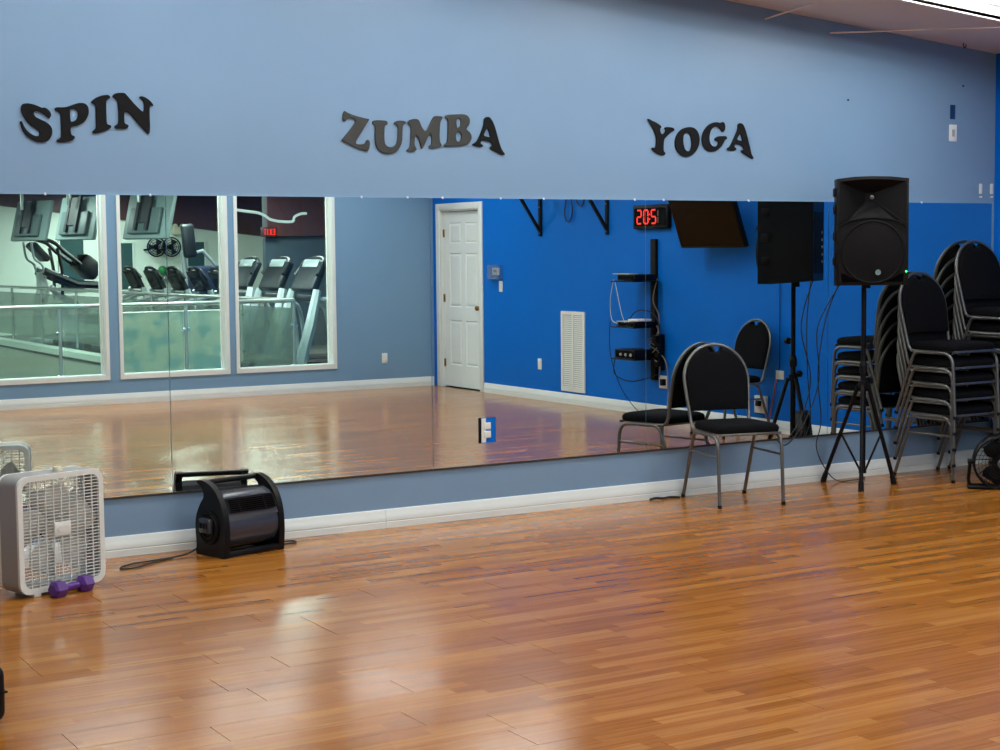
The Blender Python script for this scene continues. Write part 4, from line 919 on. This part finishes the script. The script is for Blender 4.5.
# curved pale cove lamp under the bulkhead
pts = [wpt(px, py, 14.0) for px, py in ((236, 210), (247, 211.5), (258, 213), (265, 216), (270, 219.5), (280, 221.5), (292, 221.5), (294, 217), (300, 214), (306, 213.5))]
tag(MB().tube(smooth(pts, 5), .02, 8).build('curved_lamp', mat('pale_lamp', (.8, .85, .85), .4, emit=(.85, 1, .95), es=.4)), 'pale curved ribbon lamp under the dark gym ceiling', 'lamp')
# exit sign
pe = wpt(269, 232, 16.84)
t = thing('exit_sign', 'dark exit sign with glowing red letters on the maroon bulkhead', 'sign', (pe.x, -16.86, pe.z - .08), FRONT); t.scale = (.62, 1, .62)
MB().rbox(-.21, .21, 0.0, .04, 0, .26, .006, 2).build('case', mat('exit_case', srgb(70, 40, 44), .5), t)
def strokes(L, x):
    mb = MB(); w_, h_, k = .07, .16, .02; z = .05; y0_, y1_ = -.006, .0
    if L == 'E': mb.box(x, x + k, y0_, y1_, z, z + h_); [mb.box(x, x + w_, y0_, y1_, z + q, z + q + k) for q in (0, h_ / 2 - k / 2, h_ - k)]
    if L == 'X':
        for s in (-1, 1): mb.box(-k / 2, k / 2, y0_, y1_, -h_ * .54, h_ * .54, TR(x + w_ / 2, 0, z + h_ / 2) @ RY(s * .38))
    if L == 'I': mb.box(x + .02, x + .02 + k, y0_, y1_, z, z + h_)
    if L == 'T': mb.box(x, x + w_, y0_, y1_, z + h_ - k, z + h_); mb.box(x + w_ / 2 - k / 2, x + w_ / 2 + k / 2, y0_, y1_, z, z + h_)
    mb.build('sign_letter', RED, t)
for L, x in (('E', -.18), ('X', -.09), ('I', 0.005), ('T', .075)): strokes(L, x)

# ---- glass railing along the walkway and along the stairwell
def railing(label, a, b_, posts, zt_=1.0):
    a, b_ = Vector(a), Vector(b_); v = b_ - a; L = v.length; rz = math.atan2(v.y, v.x)
    t = thing('glass_railing', label, 'railing', a, rz)
    MB().cyl((0, 0, zt_), (L, 0, zt_), .024, 12).build('top_rail', STAIN, t)
    for s in posts:
        ps = MB().cyl((s, 0, 0), (s, 0, zt_ - .02), .021, 10).build('post', STAIN, t)
        for z in (.25, .72): MB().rbox(s - .045, s + .045, -.012, .012, z - .02, z + .02, .005, 1).build('glass_clamp', CHROME, ps)
    pp = [0] + list(posts) + [L]
    pp = sorted(set(round(q, 3) for q in pp))
    for p_, q_ in zip(pp, pp[1:]):
        if q_ - p_ > .15: MB().box(p_ + .035, q_ - .035, -.005, .005, .09, zt_ - .09).build('glass_panel', RAILG, t)
    return t
zn = wpt(121, 305, -RAILY).z
xp = [wpt(px, 345, -RAILY).x for px in (60, 186, 294)]
x_l = 2.2
railing('glass railing with steel top rail just outside the windows', (x_l, RAILY, 0), (xp[2], RAILY, 0), [xp[0] - x_l, xp[1] - x_l, xp[2] - x_l - .001], zn)
yfar = 23.0
railing('glass railing running away along the stairwell towards the machines', (xp[2] + .02, RAILY - .05, .09), (RAILX + .08, -yfar, .09), [1.5, 3.0, 4.6, 6.2, 7.9, 9.7, 11.4, 13.0], zn - .09)
# pale banner fixed to the railing below the middle window
bx0, bx1 = wpt(115, 340, 9.28).x, wpt(230, 340, 9.28).x
bmat = bpy.data.materials.new('banner_print'); bmat.use_nodes = True; nt = bmat.node_tree; bb = nt.nodes['Principled BSDF']; bb.inputs['Roughness'].default_value = .7
tc = nt.nodes.new('ShaderNodeTexCoord'); n = nt.nodes.new('ShaderNodeTexNoise'); n.inputs['Scale'].default_value = 5.0; n.inputs['Detail'].default_value = 2; n.inputs['Roughness'].default_value = .4
nt.links.new(tc.outputs['Object'], n.inputs['Vector']); rp = nt.nodes.new('ShaderNodeValToRGB'); nt.links.new(n.outputs['Fac'], rp.inputs[0]); nt.links.new(rp.outputs[0], bb.inputs['Base Color'])
tl_ = nt.nodes.new('ShaderNodeBsdfTranslucent'); nt.links.new(rp.outputs[0], tl_.inputs[0]); mxs = nt.nodes.new('ShaderNodeMixShader'); mxs.inputs[0].default_value = .5; nt.links.new(bb.outputs[0], mxs.inputs[1]); nt.links.new(tl_.outputs[0], mxs.inputs[2]); nt.links.new(mxs.outputs[0], nt.nodes['Material Output'].inputs[0])
rp.color_ramp.elements[0].position = .40; rp.color_ramp.elements[0].color = (*srgb(196, 222, 226), 1); rp.color_ramp.elements[1].position = .52; rp.color_ramp.elements[1].color = (*srgb(236, 239, 230), 1)
t = thing('railing_banner', 'pale banner with faded blue print tied to the near glass railing', 'banner', ((bx0 + bx1) / 2, RAILY - .05, 0.05))
MB().box(-(bx1 - bx0) / 2, (bx1 - bx0) / 2, -.004, 0, 0, zn - .14).build('cloth', bmat, t)
MB().cyl((-(bx1 - bx0) / 2, 0, zn - .14), ((bx1 - bx0) / 2, 0, zn - .14), .008, 6).build('hem', PLASTW, t)

# ---- treadmills
def make_treadmill(label, loc, rz):
    t = thing('treadmill', label, 'treadmill', loc, rz, 'treadmills in a row facing the stairwell')   # head end at local -x
    MB().rbox(-.05, 1.95, -.40, .40, .05, .17, .02, 2).build('deck', GYMB, t)
    MB().box(.55, 1.9, -.27, .27, .17, .176).build('belt', BLACKM, t)
    MB().add([(x, y_, z) for y_ in (-.38, .38) for x, z in ((-.08, .06), (.55, .06), (.55, .19), (.40, .27), (.05, .28), (-.06, .2))], [(0, 1, 2, 3, 4, 5), (11, 10, 9, 8, 7, 6)] + [(i, i + 6, (i + 1) % 6 + 6, (i + 1) % 6) for i in range(6)]).build('motor_hood', GYMB, t)
    for sy in (-1, 1):
        MB().tube([(.12, sy * .41, .12), (.30, sy * .40, .70), (.42, sy * .36, 1.12)], [.08, .07, .055], 8, T=None).build('upright', GYMG, t)
        MB().tube(smooth([(.40, sy * .37, 1.02), (.62, sy * .40, 1.0), (.85, sy * .40, .93), (.98, sy * .40, .82), (1.05, sy * .40, .3), (1.07, sy * .40, .16)], 4), .028, 8).build('handrail', GYMG, t)
    cs = MB().rbox(-.03, .07, -.31, .31, -.10, .30, .03, 3, TR(.42, 0, 1.20) @ RY(.45)).build('console', GYMB, t)
    MB().rbox(-.04, .0, -.22, .22, .20, .31, .018, 2, TR(.42, 0, 1.20) @ RY(.45)).build('console_cap', GYMG, cs)
    MB().tube(smooth([(.44, -.33, 1.30), (.56, -.25, 1.46), (.60, 0, 1.50), (.56, .25, 1.46), (.44, .33, 1.30)], 4), .03, 8).build('console_hoop', GYMB, cs)
    MB().box(.071, .074, -.24, .24, -.05, .25, TR(.42, 0, 1.20) @ RY(.45)).build('console_screen', SCREEN, cs)
    MB().rbox(.42, .5, -.33, .33, .98, 1.06, .02, 2).build('crossbar', GYMB, t)
    return t
tx = 7.62
tm = make_treadmill('black treadmill nearest the windows, beside the railing corner', (tx, -9.85, 0), 0)
tl = ['second black treadmill from the windows, console facing away', 'third black treadmill from the windows, before the dark partition', 'treadmill with dark slanted console at the right end of the far row', 'second treadmill from the right in the far row', 'middle treadmill of the far row', 'second treadmill from the left in the far row', 'treadmill at the left end of the far row']
for k, (yv, xx, rz_) in enumerate(((10.88, tx, 0), (11.91, tx, 0), (14.7, 9.28, PI), (15.65, 9.28, PI), (16.65, 9.28, PI), (17.7, 9.28, PI), (18.8, 9.28, PI))):
    o = dup(tm, (xx, -yv, 0), rz_, tl[k])
    if rz_: o.scale = (.9, .9, .9)

# ---- elliptical trainer
EY = 20.2
e0 = wpt(60, 330, EY); t = thing('elliptical_trainer', 'silver elliptical trainer with long black swing arms behind the railing', 'elliptical', (e0.x, -EY, 0))
def ep(px, py, off=0.0): return wpt(px, py, EY) - Vector((e0.x, -EY, 0)) + Vector((0, off, 0))
for off, dx in ((-.26, 0), (.26, 0)):
    MB().tube(smooth([ep(34, 238, off), ep(50, 243, off), ep(60, 252, off), ep(75, 263, off), ep(86, 273, off)], 5), .035, 8).build('swing_arm', GYMB, t)
    MB().tube(smooth([ep(53, 248, off), ep(56, 262, off), ep(58, 276, off), ep(58, 300, off)], 4), .03, 8).build('arm_link', GYMB, t)
    MB().tube(smooth([ep(27, 242, off), ep(30, 258, off), ep(38, 265, off), ep(41, 278, off)], 5), .022, 8).build('front_handle', GYMG, t)
    MB().tube([ep(40, 271, off), ep(73, 284, off), ep(98, 285, off)], .07, 8).build('side_rail', GYMB, t)
    MB().tube([ep(62, 312, off), ep(80, 320, off), ep(95, 322, off)], .05, 8).build('pedal_arm', GYMG, t)
    q = ep(82, 318, off); MB().rbox(q.x - .22, q.x + .22, q.y - .09, q.y + .09, q.z, q.z + .08, .03, 2).build('pedal', GYMB, t)
q = ep(38, 252); MB().rbox(-.06, .06, -.24, .24, -.2, .2, .04, 2, TR(*q) @ RY(-.75)).build('console', GYMB, t)
q = ep(86, 267); MB().rbox(-.2, .2, -.3, .3, -.16, .16, .06, 2, TR(*q) @ RY(.7)).build('rear_shroud', GYMB, t)
q = ep(57.5, 312); MB().lathe([(.10, -.09), (.15, -.1), (.17, 0), (.15, .1), (.10, .09), (.10, -.09)], 24, TR(*q) @ RX(PI / 2)).lathe([(0, -.03), (.1, -.03), (.1, .03), (0, .03)], 24, TR(*q) @ RX(PI / 2)).build('flywheel', mat('machine_white', srgb(205, 214, 212), .4), t)
MB().tube([ep(40, 272), ep(43, 290), ep(38, 306), Vector((ep(36, 306).x, 0, .1))], [.07, .12, .1, .08], 10).build('mast', mat('machine_white'), t)
MB().tube([ep(50, 287), ep(66, 300), ep(88, 312)], .06, 8).build('main_beam', GYMG, t)
MB().rbox(ep(34, 330).x, ep(98, 330).x, -.3, .3, .02, .12, .03, 2).build('base', GYMG, t)
# ---- weight machine between the fans and the partition
pb = wpt(206, 300, 19.5)
t = thing('weight_machine', 'navy padded weight machine with a tall dark pad by the white wall', 'weight machine', (pb.x, -19.5, 0))
MB().rbox(-.5, .5, -.4, .4, 0, .08, .02, 1).build('base', GYMG, t)
MB().rbox(-.35, .5, -.25, .25, .3, 1.35, .06, 3).build('weight_shroud', NAVY, t)
MB().tube([(-.3, 0, .08), (-.38, 0, 1.2), (-.42, 0, 1.6)], .05, 8).build('column', GYMG, t)
MB().rbox(-.12, .12, -.06, .06, 0, .6, .05, 3, TR(-.35, .2, 1.5) @ RY(-.1)).build('back_pad', GYMB, t)
MB().tube([(-.35, 0, 1.55), (-.05, 0, 1.62), (.25, 0, 1.3)], .035, 8).build('lever_arm', GYMG, t)
# ---- wall fans, ball shelf and balls on the far wall
for px, wh in ((156, 'the left of two'), (171, 'the right of two')):
    p = wpt(px, 247, 23.8); t = thing('wall_fan', 'round black wall fan on the white gym wall, ' + wh, 'fan', (p.x, -23.94, p.z), FRONT, 'wall fans in the gym')
    for r in (.06, .1, .15, .19): MB().tube([(r * math.cos(a), -.16, r * math.sin(a)) for a in [2 * PI * i / 24 for i in range(24)]], .008 if r < .19 else .016, 5, closed=True).build('guard_ring', BLACKM, t)
    for k in range(8):
        a = PI * k / 4; MB().cyl((0, -.165, 0), (.19 * math.cos(a), -.16, .19 * math.sin(a)), .006, 5).build('guard_spoke', BLACKM, t)
    MB().cyl((0, -.15, 0), (0, -.05, 0), .05, 12).build('motor', BLACKM, t)
    for k in range(3):
        a = 2 * PI * k / 3; MB().add([(.04 * math.cos(a - .5), -.13, .04 * math.sin(a - .5)), (.17 * math.cos(a - .4), -.11, .17 * math.sin(a - .4)), (.17 * math.cos(a + .4), -.14, .17 * math.sin(a + .4)), (.04 * math.cos(a + .5), -.14, .04 * math.sin(a + .5))], [(0, 1, 2, 3)]).build('blade', GYMB, t)
    MB().tube([(0, -.06, 0), (.12, -.03, -.05), (.22, 0, -.06)], .02, 6).build('wall_arm', BLACKM, t)
pl_, pr_ = wpt(150, 274, 23.7), wpt(190, 274, 23.7)
t = thing('ball_shelf', 'slim steel shelf holding the green balls on the white wall', 'shelf', ((pl_.x + pr_.x) / 2, -23.94, pl_.z - .03), FRONT)
MB().box(-.45, .45, -.36, 0, -.02, 0).build('plate', STAIN, t)
for sx in (-1, 1): MB().box(sx * .35 - .015, sx * .35 + .015, -.3, 0, -.12, -.02).build('support', STAIN, t)
for px, wh in ((163, 'the left of two'), (173, 'the right of two')):
    p = wpt(px, 268, 23.7); r = .093
    t = thing('medicine_ball', 'green exercise ball on the slim wall shelf, ' + wh, 'ball', (p.x, -23.74, pl_.z - .029), 0, 'green balls')
    MB().sphere((0, 0, r), r, 10).build('body', GREEN, t); MB().tube([(r * math.cos(a), 0, r + r * math.sin(a)) for a in [2 * PI * i / 24 for i in range(24)]], .006, 5, closed=True).build('seam', BLACKM, t)
# dark wall mirrors on the far wall
for (xa, xb, ya, yb2), wh in (((118, 133, 243, 290), 'left of the wall fans'), ((189, 205, 242, 275), 'behind the weight machine'), ((62, 84, 240, 290), 'behind the elliptical trainer')):
    p, q = wpt(xa, yb2, 23.9), wpt(xb, ya, 23.9)
    t = thing('gym_mirror', 'dark framed mirror on the white gym wall ' + wh, 'mirror', ((p.x + q.x) / 2, -23.98, p.z), FRONT)
    hw, h = (q.x - p.x) / 2, q.z - p.z
    MB().box(-hw, hw, -.01, .0, 0, h).build('glass', mat('tinted_glass', srgb(60, 86, 88), .15), t)
    MB().box(-hw - .03, hw + .03, -.02, 0, -.03, 0).box(-hw - .03, hw + .03, -.02, 0, h, h + .03).box(-hw - .03, -hw, -.02, 0, 0, h).box(hw, hw + .03, -.02, 0, 0, h).build('frame', GYMW, t)
# small fixtures on the far wall
p = wpt(178, 231, 23.9); t = thing('emergency_light', 'cream emergency light on the white gym wall above the fans', 'emergency light', (p.x, -23.94, p.z - .08), FRONT)
MB().rbox(-.14, .14, -.1, 0, 0, .16, .02, 2).build('case', mat('cream_plastic'), t)
for sx in (-1, 1): MB().cyl((sx * .08, -.11, .18), (sx * .08, -.04, .18), .05, 12).build('lamp_head', mat('cream_plastic'), t)

# ---- ceiling hung screens seen from behind
def make_tv(label, px0, px1, yv, pyb):
    p, q = wpt(px0, pyb, yv), wpt(px1, pyb, yv)
    t = thing('hanging_screen', label, 'television', ((p.x + q.x) / 2, -yv, p.z), 1.30, 'screens hung over the stairwell')
    T = RX(-.14)
    T2 = RX(.24)
    MB().rbox(-.52, .52, -.035, .03, 0, .66, .012, 2, T2).build('shell', TVG, t)
    MB().rbox(-.36, .36, .03, .09, .06, .42, .02, 2, T2).build('rear_cover', mat('rear_cover_grey', srgb(84, 98, 100), .5), t)
    MB().box(-.48, .48, -.037, -.034, .04, .62, T2).build('screen', SCREEN, t)
    MB().box(-.12, .12, .08, .12, .2, .62, T2).box(-.16, -.1, .09, .13, .1, .66, T2).box(.1, .16, .09, .13, .1, .66, T2).build('mount_bracket', GYMB, t)
    zt_ = gz((p.x + q.x) / 2) - p.z
    MB().cyl((0, .09, .5), (0, .09, zt_), .028, 10).build('ceiling_pole', STAIN, t)
    MB().cyl((0, .09, zt_ - .03), (0, .09, zt_), .09, 14).build('ceiling_plate', STAIN, t)
make_tv('grey hanging screen at the far left of the gym, seen from behind', 15, 41, 18.2, 241)
make_tv('grey hanging screen above the elliptical trainer, seen from behind', 61, 88, 16.0, 240)
make_tv('grey hanging screen in the middle window, seen from behind', 128, 162, 13.2, 239)
